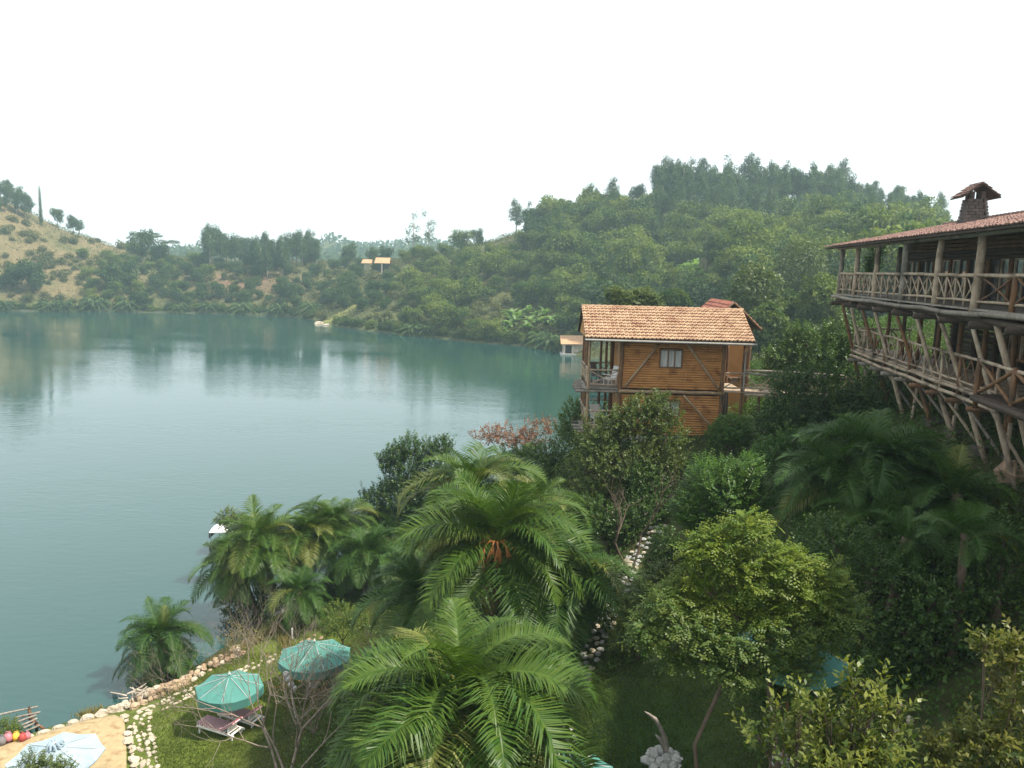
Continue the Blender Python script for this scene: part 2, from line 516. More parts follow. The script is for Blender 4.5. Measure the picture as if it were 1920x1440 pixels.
_GX = np.linspace(-320, 270, 296); _GY = np.linspace(85, 465, 191)
_gx, _gy = np.meshgrid(_GX, _GY, indexing='ij')
_GZ = H(_gx.ravel(), _gy.ravel()).reshape(_gx.shape)


def HF(x, y):
    """terrain height read from a grid, for the far slopes"""
    u = np.clip((x - _GX[0]) / (_GX[1] - _GX[0]), 0, len(_GX) - 1.001); v = np.clip((y - _GY[0]) / (_GY[1] - _GY[0]), 0, len(_GY) - 1.001)
    i = u.astype(int); j = v.astype(int); fu = u - i; fv = v - j
    return (_GZ[i, j] * (1 - fu) + _GZ[i + 1, j] * fu) * (1 - fv) + (_GZ[i, j + 1] * (1 - fu) + _GZ[i + 1, j + 1] * fu) * fv


def hit(px, py, y0=6, y1=900):
    """where the sight line of a picture point meets the terrain (offline-style placement on the ground)"""
    d = ray(px, py)
    Y = np.geomspace(y0, y1, 900 if y0 < 100 else 400)
    h_ = HF if y0 >= 100 and y1 <= 460 else H
    P = np.array([0, 0, CAM_Z])[None] + d[None] * (Y / d[1])[:, None]
    below = h_(P[:, 0], P[:, 1]) > P[:, 2]
    if not below.any(): return None
    i = int(np.argmax(below))
    a, b = Y[max(i - 1, 0)], Y[i]
    for _ in range(14 if y0 < 100 else 6):
        m = (a + b) / 2; p = np.array([0, 0, CAM_Z]) + d * (m / d[1])
        if H(p[0], p[1]) > p[2]: b = m
        else: a = m
    p = np.array([0, 0, CAM_Z]) + d * (b / d[1])
    return np.array([p[0], p[1], H(p[0], p[1])])


def ridge(px, y0=190, y1=430):
    d = ray(px, 500)
    Y = np.linspace(y0, y1, 240); X = d[0] / d[1] * Y
    z = HF(X, Y)
    i = int(np.argmax((z - CAM_Z) / Y))
    return np.array([X[i], Y[i], z[i]])


def ground_mesh():
    nr, na = 430, 430
    r = np.concatenate([np.geomspace(3, 60, 190), np.geomspace(60.5, 470, 190), np.geomspace(480, 1290, 50)])
    a = np.radians(np.concatenate([np.linspace(-88, -42, 30), np.linspace(-41.5, 41.5, 370), np.linspace(42, 88, 30)]))
    R, A = np.meshgrid(r, a, indexing='ij')
    X = (R * np.sin(A)).ravel(); Y = (R * np.cos(A) - 2).ravel()
    Z = H(X, Y)
    Z = np.maximum(Z, -4.2)
    i = np.arange(nr * na).reshape(nr, na)
    F = np.stack([i[:-1, :-1], i[:-1, 1:], i[1:, 1:], i[1:, :-1]], -1).reshape(-1, 4)
    V = np.stack([X, Y, Z], -1)
    # kinds of ground: garden soil, lawn, dry golden slope, scrub, reddish earth, lake bed
    col = np.tile(np.array([.050, .058, .022, 1.0]), (len(X), 1))
    far = Y > 150
    col[far, :3] = (.085, .092, .036)
    px, py = proj(V)
    n1 = fbm(X / 18, Y / 18, 21); n2 = fbm(X / 6, Y / 6, 22)
    def blend(mask, c):
        mask = np.clip(mask, 0, 1)[:, None]
        col[:, :3] = col[:, :3] * (1 - mask) + np.array(c) * mask
    gold = np.clip((265 - px + n1 * 260 - np.clip(470 - py, -40, 90) * .3) / 50, 0, 1) * np.clip((566 - py) / 14, 0, 1) * (far)
    blend(gold * np.clip(.8 + n2 * 2.2 + n1, 0, 1), (.155, .122, .062))
    red = np.exp(-(((px - 455) / 110) ** 2 + ((py - 530) / 24) ** 2)) * far
    blend(red * .9, (.19, .115, .075))
    path = np.exp(-((py - (604 - (px - 610) * .58)) / 6) ** 2) * ((px > 605) & (px < 760)) * far
    blend(path * .9, (.26, .26, .085))
    gp = np.exp(-(((px - 1340) / 90) ** 2 + ((py - 552) / 16) ** 2)) * (Y > 120)
    blend(gp, (.16, .16, .07))
    lawn = np.clip((1.9 - Z) / .5, 0, 1) * np.clip((Z - .5) / .2, 0, 1) * (Y < 60) * (X < 0)
    blend(lawn * np.clip(.9 + n2, 0, 1), (.105, .135, .024))
    bank = np.exp(-(((X - 3.6) / 3.2) ** 2 + ((Y - 21) / 5.0) ** 2)) * (Y < 40)
    blend(bank * .9, (.020, .046, .010))  # shade on the grass bank is deepened in its base colour
    earth = np.exp(-(((px - 1250) / 80) ** 2 + ((py - 1050) / 60) ** 2)) * (Y < 60)
    blend(earth * .6, (.13, .11, .05))
    bed = np.clip((.12 - Z) / .3, 0, 1)
    blend(bed, (.045, .055, .045))
    m = np_mesh('ground', V, F, col=col, smooth=True)
    mt, N, L = new_mat('ground_cover')
    at = N.new('ShaderNodeAttribute'); at.attribute_name = 'zone'
    tc = N.new('ShaderNodeTexCoord')
    n = N.new('ShaderNodeTexNoise'); n.inputs['Scale'].default_value = 1.1; n.inputs['Detail'].default_value = 8; n.inputs['Roughness'].default_value = .72
    L.new(tc.outputs['Object'], n.inputs['Vector'])
    mr = N.new('ShaderNodeMapRange'); mr.inputs[1].default_value = .32; mr.inputs[2].default_value = .68; mr.inputs[3].default_value = .55; mr.inputs[4].default_value = 1.4
    L.new(n.outputs['Fac'], mr.inputs[0])
    mx = N.new('ShaderNodeMix'); mx.data_type = 'RGBA'; mx.blend_type = 'MULTIPLY'; mx.inputs[0].default_value = 1
    L.new(at.outputs['Color'], mx.inputs[6])
    cb = N.new('ShaderNodeCombineColor')
    for k in range(3): L.new(mr.outputs[0], cb.inputs[k])
    L.new(cb.outputs[0], mx.inputs[7])
    bs = N.new('ShaderNodeBsdfPrincipled'); bs.inputs['Roughness'].default_value = .95; bs.inputs['Specular IOR Level'].default_value = .1
    L.new(mx.outputs[2], bs.inputs['Base Color'])
    bp = N.new('ShaderNodeBump'); bp.inputs['Strength'].default_value = .6; bp.inputs['Distance'].default_value = .25
    L.new(n.outputs['Fac'], bp.inputs['Height']); L.new(bp.outputs[0], bs.inputs['Normal'])
    o = N.new('ShaderNodeOutputMaterial'); L.new(bs.outputs[0], o.inputs[0])
    g = link('ground', m, None, mt); g['kind'] = 'structure'
    return g


ground_mesh()


def lake():
    m = MB(); m.quadmesh([(-1100, -40, 0), (1100, -40, 0), (1100, 1200, 0), (-1100, 1200, 0)], [(0, 1, 2, 3)])
    mt, N, L = new_mat('lake_water')
    tc = N.new('ShaderNodeTexCoord')
    def noise(scale, sx, sy, det, rot=0.0):
        mp = N.new('ShaderNodeMapping'); mp.inputs['Scale'].default_value = (sx, sy, 1); mp.inputs['Rotation'].default_value = (0, 0, rot)
        L.new(tc.outputs['Object'], mp.inputs[0])
        n = N.new('ShaderNodeTexNoise'); n.inputs['Scale'].default_value = scale; n.inputs['Detail'].default_value = det
        L.new(mp.outputs[0], n.inputs['Vector']); return n
    n1 = noise(1.5, .55, 1.3, 3, .35)
    n2 = noise(.33, .6, 1.2, 2, -.2)
    n3 = noise(.018, .6, 2.2, 3, .12)      # calm and ruffled patches
    ad = N.new('ShaderNodeMath'); ad.operation = 'MULTIPLY_ADD'; ad.inputs[1].default_value = .9
    L.new(n2.outputs['Fac'], ad.inputs[0]); L.new(n1.outputs['Fac'], ad.inputs[2])
    mr = N.new('ShaderNodeMapRange'); mr.inputs[1].default_value = .35; mr.inputs[2].default_value = .65; mr.inputs[3].default_value = .03; mr.inputs[4].default_value = .12
    L.new(n3.outputs['Fac'], mr.inputs[0])
    bp = N.new('ShaderNodeBump'); bp.inputs['Distance'].default_value = .30
    L.new(ad.outputs[0], bp.inputs['Height']); L.new(mr.outputs[0], bp.inputs['Strength'])
    bs = N.new('ShaderNodeBsdfPrincipled')
    bs.inputs['Base Color'].default_value = (.015, .055, .049, 1)
    bs.inputs['Roughness'].default_value = .025
    bs.inputs['IOR'].default_value = 1.62
    bs.inputs['Specular Tint'].default_value = (.79, 1.0, .945, 1)
    L.new(bp.outputs[0], bs.inputs['Normal'])
    o = N.new('ShaderNodeOutputMaterial'); L.new(bs.outputs[0], o.inputs[0])
    w = m.build('lake_water', mt); w['kind'] = 'structure'


lake()


def haze():
    m = MB(); m.box((0, 620, 45), (2900, 1500, 101))
    mt, N, L = new_mat('haze_air')
    pv = N.new('ShaderNodeVolumePrincipled')
    pv.inputs['Color'].default_value = HAZE_COLOR
    pv.inputs['Density'].default_value = HAZE_DENSITY
    pv.inputs['Anisotropy'].default_value = 0.25
    o = N.new('ShaderNodeOutputMaterial'); L.new(pv.outputs[0], o.inputs['Volume'])
    h = m.build('haze', mt); h['kind'] = 'stuff'


haze()


# ------------------------------------------------------------------ foliage kit (numpy)
def unit(a):
    return a / np.maximum(np.linalg.norm(a, axis=-1, keepdims=True), 1e-9)


def rdir(n):
    return unit(rng.normal(size=(n, 3)))


def leaf_arrays(P, D, N_, Ln, Wd, fold=.15, droop=.12):
    D = unit(D); S = unit(np.cross(D, N_)); N_ = np.cross(S, D)
    Ln = np.broadcast_to(Ln, (len(P),))[:, None]; Wd = np.broadcast_to(Wd, (len(P),))[:, None]
    a = P
    mid = P + D * Ln * .45
    b = mid + S * Wd * .5 + N_ * Wd * fold
    c = P + D * Ln - N_ * Ln * droop
    d = mid - S * Wd * .5 + N_ * Wd * fold
    V = np.stack([a, b, c, d], 1).reshape(-1, 3)
    F = np.arange(len(P) * 4).reshape(-1, 4)
    return V, F


def blob_points(blobs, n, inner=.45, lump=.3, seed=0):
    """points spread through ellipsoid blobs (x,y,z,rx,ry,rz), denser outwards; returns positions and outward directions"""
    B = np.array(blobs, float)
    w = (B[:, 3] * B[:, 4] + B[:, 4] * B[:, 5] + B[:, 3] * B[:, 5]); w /= w.sum()
    k = rng.choice(len(B), n, p=w)
    d = rdir(n)
    u = inner + (1 - inner) * rng.random(n) ** .6
    az = np.arctan2(d[:, 1], d[:, 0]) * 1.9; el = d[:, 2] * 2.6
    u = u * (1 + lump * 2 * (vnoise(az + k * 7.3 + seed, el + k * 3.1, 41) - .5))
    P = B[k, :3] + d * u[:, None] * B[k, 3:6]
    O = unit(d / B[k, 3:6])
    return P, O, k


def crown_simple(name, blobs, n, Ln, Wd, inner=.45, lump=.35, up=.5, seed=0):
    P, O, k = blob_points(blobs, n, inner, lump, seed)
    D = unit(O * .5 + rdir(n) * .8 + np.array([0, 0, -.1]))
    N_ = unit(O * .6 + np.array([0, 0, up]) + rdir(n) * .6)
    V, F = leaf_arrays(P, D, N_, Ln * rng.uniform(.6, 1.3, n), Wd * rng.uniform(.6, 1.3, n))
    cl = vnoise(P[:, 0] * .9 + seed, P[:, 1] * .9 + P[:, 2] * .9, 17)
    t = np.repeat(np.clip(.5 + (cl - .5) * .9 + rng.normal(0, .2, n), 0, 1), 4)
    return np_mesh(name, V, F, tint=t)


def crown_sprigs(name, blobs, n, k, tw, Ln, Wd, inner=.5, lump=.35, upw=.45, style='spiral', droopy=0.0, tint_mid=.5, seed=0, sun_up=.3):
    """n twigs of k leaves each"""
    P, O, kb = blob_points(blobs, n, inner, lump, seed)
    T = unit(O * .7 + np.array([0, 0, upw - droopy]) + rdir(n) * .5)
    A = unit(np.cross(T, rdir(n))); B = np.cross(T, A)
    tl = tw * rng.uniform(.6, 1.3, n)
    s = (np.arange(k) + .5) / k
    base = P[:, None, :] - T[:, None, :] * (tl[:, None, None] * .5) + T[:, None, :] * (s[None, :, None] * tl[:, None, None])
    base[:, :, 2] -= (droopy * .6 * tl[:, None] * s[None, :] ** 2)
    if style == 'spiral':
        ph = np.arange(k)[None] * 2.4 + rng.random(n)[:, None] * 6.28
        side = A[:, None, :] * np.cos(ph)[..., None] + B[:, None, :] * np.sin(ph)[..., None]
        D = unit(side * .8 + T[:, None, :] * .75 + np.array([0, 0, .1]))
        Nn = unit(np.cross(np.cross(D, T[:, None, :] + 0 * D), D) * 1.0 + np.array([0, 0, sun_up]) + rng.normal(0, .25, D.shape))
    else:  # flat feather
        sg = np.where(np.arange(k) % 2 == 0, 1.0, -1.0)
        Hn = unit(np.array([0, 0, 1.0])[None] + O * .4 + rdir(n) * .35)
        Sd = unit(np.cross(T, Hn))
        D = unit(Sd[:, None, :] * sg[None, :, None] + T[:, None, :] * .5)
        Nn = unit(Hn[:, None, :] + rng.normal(0, .15, D.shape))
    m = n * k
    Lr = (Ln * rng.uniform(.7, 1.25, (n, k))) * (1 - .35 * np.abs(s[None] * 2 - 1.1))
    V, F = leaf_arrays(base.reshape(m, 3), D.reshape(m, 3), Nn.reshape(m, 3), Lr.reshape(m), (Wd * rng.uniform(.75, 1.2, (n, k))).reshape(m))
    tt = np.clip(tint_mid + rng.normal(0, .24, n)[:, None] + rng.normal(0, .14, (n, k)) + .12 * (s[None] - .5), 0, 1)
    return np_mesh(name, V, F, tint=np.repeat(tt.reshape(m), 4))


def limbs_mesh(name, base, blobs, r0, seedpts=1, n=7, extra=0, forkz=.35):
    """a tapered trunk from base with limbs reaching into the blobs"""
    m = MB()
    base = Vector(base)
    B = [Vector(b[:3]) for b in blobs]
    cen = sum(B, Vector()) / len(B)
    lo = min(b.z for b in B)
    fork = base.lerp(Vector((cen.x, cen.y, max(lo, base.z + .3))), .62)
    fork.z = base.z + max(forkz * (cen.z - base.z), .25)
    off = Vector((random.uniform(-.1, .1), random.uniform(-.1, .1), 0)) * (fork - base).length
    b0 = base - Vector((0, 0, .4))
    m.tube([b0, base, base.lerp(fork, .5) + off, fork], [r0 * 1.4, r0 * 1.15, r0 * .95, r0 * .8], n)
    for b, bl in zip(B, blobs):
        mid = fork.lerp(b, .5) + Vector((random.uniform(-.12, .12), random.uniform(-.12, .12), random.uniform(-.05, .12))) * (b - fork).length
        rr = r0 * random.uniform(.42, .6)
        m.tube([fork - Vector((0, 0, r0 * .4)), mid, b], [rr, rr * .7, rr * .35], 6)
        for e in range(3 + extra):
            d = Vector(rdir(1)[0]); d.z = abs(d.z) * .6
            q = b + Vector((d.x * bl[3], d.y * bl[4], d.z * bl[5])) * .8
            st = mid.lerp(b, random.uniform(.2, 1))
            m.tube([st, st.lerp(q, .55) + Vector((0, 0, .06)), q], [rr * .38, rr * .25, rr * .1], 5)
    return m.mesh(name, True)


def pxblobs(spec, Y, depth=None):
    """blobs given as (px, py, rx, ry[, dY]) in picture units at distance Y -> real ellipsoids"""
    out = []
    for s in spec:
        px, py, rx, ry = s[:4]
        dy = s[4] if len(s) > 4 else 0
        p = aty(px, py, Y + dy)
        k = math.hypot(p[0], p[1]) / FPX
        rX, rZ = rx * k, ry * k
        rY = depth if depth else (rX + rZ) / 2 * 1.05
        out.append((p[0], p[1], p[2], rX, rY, rZ))
    return out
# ------------------------------------------------------------------ buildings
def tile_courses(parent, mat, a, b, c, d, courses, per, name='tile_course', lift=.05, cover=1.12):
    """rows of overlapping curved tiles on the roof plane a(eave start) b(eave end) c(ridge end) d(ridge start)"""
    a, b, c, d = (Vector(x) for x in (a, b, c, d))
    nrm = (b - a).cross(d - a).normalized()
    if nrm.z < 0: nrm = -nrm
    for i in range(courses):
        m = MB()
        v0 = i / courses; v1 = min((i + cover) / courses, 1.0)
        for j in range(per):
            u0 = j / per; u1 = (j + 1) / per
            t = random.random()
            h = random.uniform(.85, 1.25) * lift
            def P(u, v, z): return (a.lerp(b, u)).lerp(d.lerp(c, u), v) + nrm * z
            sk = random.uniform(-.06, .06) / courses
            um = (u0 + u1) / 2
            lo = [P(u0, v0 + sk, h * .6), P(um, v0 + sk, h * 1.5), P(u1 - .08 / per, v0 + sk, h * .6)]
            hi = [P(u0, v1, .004), P(um, v1, .03), P(u1 - .08 / per, v1, .004)]
            bt = [P(u0, v0 + sk, -.005), P(um, v0 + sk, h * .7), P(u1 - .08 / per, v0 + sk, -.005)]
            m.quadmesh(lo + hi + bt, [(0, 1, 4, 3), (1, 2, 5, 4), (6, 7, 1, 0), (7, 8, 2, 1)], t)
        m.build(name, mat, parent)


def rail_panel(parent, a, b, h0, h1, mat, r=.035, n=2, style='x'):
    """crossed rustic poles between two rail lines; a,b are floor points"""
    a = Vector(a); b = Vector(b)
    for i in range(n):
        p = a.lerp(b, i / n); q = a.lerp(b, (i + 1) / n)
        z0 = Vector((0, 0, h0)); z1 = Vector((0, 0, h1))
        j = lambda: Vector((random.uniform(-.03, .03), random.uniform(-.03, .03), 0))
        pole('cross_pole', p + z0 + j(), q + z1 + j(), r, r * .85, mat, parent, .02, 6, 3)
        pole('cross_pole', p + z1 + j(), q + z0 + j(), r, r * .85, mat, parent, .02, 6, 3)
        if style == 'xv':
            m = p.lerp(q, .5)
            pole('upright_pole', q + z0 - z0 * .9, q + z1, r * 1.15, r, mat, parent, .015, 6, 3)


# ---- lodge on stilts
LA = Vector((13.91, 24.28, 0)); LU = Vector((.1441, .9896, 0)); LV = Vector((.9896, -.1441, 0))


def LP(s, t, z):
    p = LA + LU * s + LV * t
    return Vector((p.x, p.y, z))


def s_at(px, t, z):
    lo, hi = -12.0, 30.0
    for _ in range(40):
        m = (lo + hi) / 2
        x, _y = proj(np.array([LP(m, t, z)]))
        if x[0] > px: lo = m
        else: hi = m
    return (lo + hi) / 2


def lodge():
    R_ = root('lodge_building', LP(2, 3, 15), 'long dark log lodge with red tiled roof and two rustic verandas on tall leaning stilts', 'lodge')
    S0, S1 = -16.0, 16.6
    ZD, ZL = 20.15, 17.48
    # upper deck: planks, edge beams
    k = 0
    for i in range(11):
        t = -.12 + i * .26
        m = MB(); m.box(LP((S0 + S1) / 2, t + .12, ZD - .03), (.24, S1 - S0, .055), math.atan2(LU.y, LU.x) - math.pi / 2)
        m.build('deck_plank', W_GREY, R_)
    s = S0
    while s < S1:
        e = min(s + random.uniform(4.5, 6), S1 + .25)
        pole('edge_beam', LP(s, -.1, ZD - .16), LP(e + .2, -.12, ZD - .16 + random.uniform(-.02, .02)), .085, .075, W_GREY, R_)
        pole('edge_beam', LP(s, .12, ZD - .33), LP(e + .2, .12, ZD - .33), .11, .10, W_DARK, R_)
        s = e
    for i in range(13):
        s = S1 - .4 - i * 2.4
        pole('joist', LP(s, -.35, ZD - .48), LP(s, 5.5, ZD - .48), .11, .11, W_DARK, R_)
    # upper posts
    posts = [s_at(px, 0, ZD) for px in (1573, 1601, 1639, 1689.5, 1753, 1827)]
    posts += [posts[-1] - 4.2, posts[-1] - 8.4]
    for i, s in enumerate(posts):
        r = .135 if i > 4 else .115
        pole('veranda_post', LP(s, 0, ZD - .1), LP(s, .02, 22.32), r * 1.05, r * .93, W_PALE if i % 3 else W_GREY, R_, .006, 10, 5)
    short = s_at(1897, 0, ZD)
    pole('rail_post', LP(short, 0, ZD - .1), LP(short, 0, ZD + .95), .085, .08, W_BROWN, R_, .006, 9, 3)
    # handrails + crossed poles, bay by bay
    allp = sorted(posts + [short])
    for s0, s1 in zip(allp[:-1], allp[1:]):
        pole('handrail', LP(s0 - .08, -.02, ZD + .98), LP(s1 + .08, -.02, ZD + 1.0), .062, .055, W_PALE, R_, .006, 8, 5)
        pole('bottom_rail', LP(s0, 0, ZD + .22), LP(s1, 0, ZD + .20), .045, .04, W_PALE, R_, .008, 7, 4)
        n = 4 if s1 - s0 > 2.2 else 3
        if s0 >= posts[5] - .1:
            rail_panel(R_, LP(s0 + .08, 0, ZD), LP(s1 - .08, 0, ZD), .2, .96, W_PALE, .030, n, 'xv')
        else:
            rail_panel(R_, LP(s0 + .1, 0, ZD), LP(s1 - .1, 0, ZD), .2, .96, W_BROWN, .034, 1, 'x')
    # far end of the veranda rail
    pole('handrail', LP(posts[0], 0, ZD + .98), LP(posts[0] + .05, 2.6, ZD + .98), .055, .05, W_PALE, R_)
    rail_panel(R_, LP(posts[0], .1, ZD), LP(posts[0], 2.6, ZD), .2, .96, W_PALE, .033, 3, 'xv')
    pole('veranda_post', LP(posts[0], 2.7, ZD - .1), LP(posts[0], 2.7, 22.5), .12, .11, W_GREY, R_)
    # eave beam, rafters, roof
    pole('eave_beam', LP(S0, 0, 22.40), LP(S1 + .5, 0, 22.40), .10, .09, W_GREY, R_, .002, 9, 12)
    E0, E1, EZ = -.62, 5.0, 22.42
    RZ = 23.62
    s = S1 + .3
    while s > S0:
        pole('rafter', LP(s, E0 + .02, EZ - .06), LP(s, E1, RZ - .08), .055, .055, W_DARK, R_, .002, 6, 2)
        s -= .72
    m = MB()
    a, b, c, d = LP(S0, E0, EZ), LP(S1 + .75, E0, EZ), LP(S1 + .75, E1, RZ), LP(S0, E1, RZ)
    e, f = LP(S1 + .75, 10.6, EZ), LP(S0, 10.6, EZ)
    dn = Vector((0, 0, -.06))
    m.quadmesh([a, b, c, d, e, f, a + dn, b + dn, c + dn, d + dn, e + dn, f + dn],
               [(0, 1, 2, 3), (3, 2, 4, 5), (6, 9, 8, 7), (9, 11, 10, 8), (0, 6, 7, 1), (1, 7, 8, 2), (2, 8, 10, 4), (5, 4, 10, 11)])
    m.build('roof_deck', W_DARK, R_)
    tile_courses(R_, TILE_RED, a + Vector((0, 0, .02)) - LV * .06, b + Vector((0, 0, .02)) - LV * .06, c + Vector((0, 0, .02)), d + Vector((0, 0, .02)), 14, 135, lift=.045)
    m = MB()
    for i in range(90):
        s0 = S0 + (S1 + .75 - S0) * i / 90
        m.tube([LP(s0, E1, RZ + .06), LP(s0 + .40, E1, RZ + .085)], [.09, .10], 6, True, random.random())
    m.build('ridge_tiles', TILE_RED, R_)
    # hidden back slope gets plain tiles too
    m = MB(); m.quadmesh([c + Vector((0, 0, .04)), d + Vector((0, 0, .04)), f + Vector((0, 0, .04)), e + Vector((0, 0, .04))], [(0, 1, 2, 3)])
    m.build('back_roof', TILE_RED, R_)
    # chimney with its own little tiled roof
    sc = s_at(1824, 3.9, 23.5)
    cb = LP(sc, 3.9, 0)
    ang = math.atan2(LU.y, LU.x)
    chb = boxo('chimney', (cb.x, cb.y, 23.55), (.54, .54, 1.6), W_DARK, R_, ang)
    z = 22.75
    row = 0
    while z < 24.36:
        w = .52 - (z - 22.9) * .13
        for side in range(4):
            an = ang + side * math.pi / 2
            ux, uy = math.cos(an), math.sin(an)
            nx, ny = -uy, ux
            off = -w + (row % 2) * .16
            while off < w:
                ln = min(random.uniform(.26, .36), w - off + .05)
                cx = cb.x + ux * (off + ln / 2) + nx * (w - random.uniform(.05, .075)); cy = cb.y + uy * (off + ln / 2) + ny * (w - .06)
                mm = MB(); mm.box((cx, cy, z + .065), (ln - .02, .13, .118), an + random.uniform(-.03, .03), t=random.random())
                mm.build('brick', BRICKM, chb)
                off += ln
        z += .135; row += 1
    for du, dv in ((-1, -1), (-1, 1), (1, -1), (1, 1)):
        p = cb + LU * du * .21 + LV * dv * .21
        mm = MB(); mm.box((p.x, p.y, 24.52), (.16, .16, .3), math.atan2(LU.y, LU.x)); mm.build('pier', BRICKM, chb)
    # cap: gable roof, ridge along the view
    rz = 24.98; ez = 24.42; hw = .74; hl = .70
    for sg in (-1, 1):
        a1 = cb + LV * sg * hw - LU * hl + Vector((0, 0, ez)); b1 = cb + LV * sg * hw + LU * hl + Vector((0, 0, ez))
        c1 = cb + LU * hl + Vector((0, 0, rz)); d1 = cb - LU * hl + Vector((0, 0, rz))
        mm = MB(); mm.quadmesh([a1, b1, c1, d1, a1 - Vector((0, 0, .05)), b1 - Vector((0, 0, .05)), c1 - Vector((0, 0, .05)), d1 - Vector((0, 0, .05))], [(0, 1, 2, 3), (4, 7, 6, 5), (0, 4, 5, 1), (1, 5, 6, 2), (3, 7, 4, 0)])
        mm.build('cap_slope', W_DARK, chb)
        for i in range(4):
            for j in range(6):
                v0 = i / 4; u0 = j / 6
                up = Vector((0, 0, .03 + random.uniform(0, .02)))
                q = [a1.lerp(d1, v0).lerp(b1.lerp(c1, v0), u0) + up * 2, a1.lerp(d1, v0).lerp(b1.lerp(c1, v0), u0 + .16) + up * 2,
                     a1.lerp(d1, v0 + .3).lerp(b1.lerp(c1, v0 + .3), u0 + .16) + up * .6, a1.lerp(d1, v0 + .3).lerp(b1.lerp(c1, v0 + .3), u0) + up * .6]
                mm = MB(); mm.quadmesh(q + [x - Vector((0, 0, .035)) for x in q], [(0, 1, 2, 3), (7, 6, 5, 4), (0, 4, 5, 1), (1, 5, 6, 2), (3, 7, 4, 0)], random.random())
                mm.build('cap_tile', TILE_RED, chb)
    # upper wall: log band over a row of glazed doors
    WT = 2.3; WS1 = 13.7
    z = 21.78
    while z < 22.9:
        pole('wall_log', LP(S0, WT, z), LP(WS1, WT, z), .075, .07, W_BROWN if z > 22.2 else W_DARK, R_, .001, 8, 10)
        z += .14
    boxo('wall_sill', LP((S0 + WS1) / 2, WT + .02, ZD + .08), (.16, WS1 - S0, .16), W_DARK, R_, math.atan2(LU.y, LU.x) - math.pi / 2)
    s = WS1; i = 0
    rzv = math.atan2(LU.y, LU.x) - math.pi / 2
    while s > S0 + 1:
        pole('wall_post', LP(s, WT - .05, ZD), LP(s, WT - .05, 21.75), .09, .08, W_BROWN, R_, .003, 8, 3)
        for j, dw in enumerate((.62, .62)):
            sc0 = s - .14 - (j + .5) * .74
            if (i * 2 + j) % 5 == 4:
                boxo('door', LP(sc0, WT + .05, ZD + .86), (.05, .66, 1.5), W_DARK, R_, rzv)
            else:
                mm = MB()
                for ds in (-.31, .31): mm.box(LP(sc0 + ds, WT, ZD + .86), (.07, .06, 1.5), rzv)
                for dz in (.14, 1.58): mm.box(LP(sc0, WT, ZD + dz), (.066, .56, .06), rzv)
                fr = mm.build('window', W_DARK if (i + j) % 3 else W_PALE, R_)
                boxo('pane', LP(sc0, WT + .02, ZD + .86), (.012, .56, 1.38), GLASS, fr, rzv + random.uniform(-.03, .03))
        s -= 1.75; i += 1
    # end wall + inner box so the rooms are closed
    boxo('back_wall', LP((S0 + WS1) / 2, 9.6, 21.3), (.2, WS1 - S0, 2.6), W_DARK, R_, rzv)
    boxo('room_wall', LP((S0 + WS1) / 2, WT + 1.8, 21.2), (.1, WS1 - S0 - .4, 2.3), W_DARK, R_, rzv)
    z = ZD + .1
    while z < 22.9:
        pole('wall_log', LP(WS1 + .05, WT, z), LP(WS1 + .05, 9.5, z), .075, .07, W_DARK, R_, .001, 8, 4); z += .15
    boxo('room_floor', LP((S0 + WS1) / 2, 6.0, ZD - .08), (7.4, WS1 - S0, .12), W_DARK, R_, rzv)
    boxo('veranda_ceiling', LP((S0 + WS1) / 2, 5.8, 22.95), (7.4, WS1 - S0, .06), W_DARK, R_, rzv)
    # lower deck
    LT = .75; L0, L1 = -.3, 15.6
    for i in range(9):
        boxo('deck_plank', LP((L0 + L1) / 2, LT + .14 + i * .27, ZL - .03), (.25, L1 - L0, .05), W_PALE, R_, rzv)
    for zz, tt, rr in ((ZL - .12, LT - .03, .07), (ZL - .36, LT - .06, .075)):
        s = L0
        while s < L1 - .5:
            e = min(s + random.uniform(3.6, 5), L1)
            pole('edge_beam', LP(s - .2, tt, zz), LP(e + .2, tt, zz), rr, rr * .9, W_PALE, R_, .005, 8, 4); s = e
    lp = []
    s = L1 - .1
    while s > L0: lp.append(s); s -= 1.62
    lp.append(L0)
    for s in lp:
        pole('rail_post', LP(s, LT, ZL - .45), LP(s, LT, ZL + 1.02), .06, .055, W_PALE if random.random() < .6 else W_BROWN, R_, .01, 8, 4)
    lp = sorted(lp)
    for s0, s1 in zip(lp[:-1], lp[1:]):
        pole('handrail', LP(s0 - .06, LT, ZL + 1.0 + random.uniform(-.02, .02)), LP(s1 + .06, LT, ZL + 1.0), .055, .05, W_PALE, R_, .008, 8, 4)
        pole('bottom_rail', LP(s0, LT, ZL + .16), LP(s1, LT, ZL + .16), .04, .04, W_PALE, R_, .008, 7, 3)
        rail_panel(R_, LP(s0 + .05, LT, ZL), LP(s1 - .05, LT, ZL), .14, .97, W_PALE if random.random() < .7 else W_BROWN, .028, 1 if s1 - s0 < 1.2 else 2, 'x')
    pole('handrail', LP(L1, LT, ZL + 1.0), LP(L1 + .05, 3.4, ZL + 1.0), .05, .045, W_PALE, R_)
    rail_panel(R_, LP(L1, LT, ZL), LP(L1, 3.3, ZL), .14, .97, W_PALE, .032, 3, 'xv')
    # near terrace of the lower floor, one step out
    for i in range(6):
        boxo('deck_plank', LP(-6.3, .2 + i * .4, ZL + .12), (.38, 11.6, .06), W_DARK, R_, rzv)
    pole('edge_beam', LP(-12, .05, ZL), LP(-.4, .05, ZL), .12, .11, W_DARK, R_)
    for s in (-.5, -2.8, -5.2):
        pole('rail_post', LP(s, .1, ZL - .3), LP(s, .1, ZL + 1.2), .08, .075, W_BROWN, R_)
    pole('handrail', LP(-.4, .1, ZL + 1.16), LP(-7, .1, ZL + 1.16), .055, .05, W_PALE, R_)
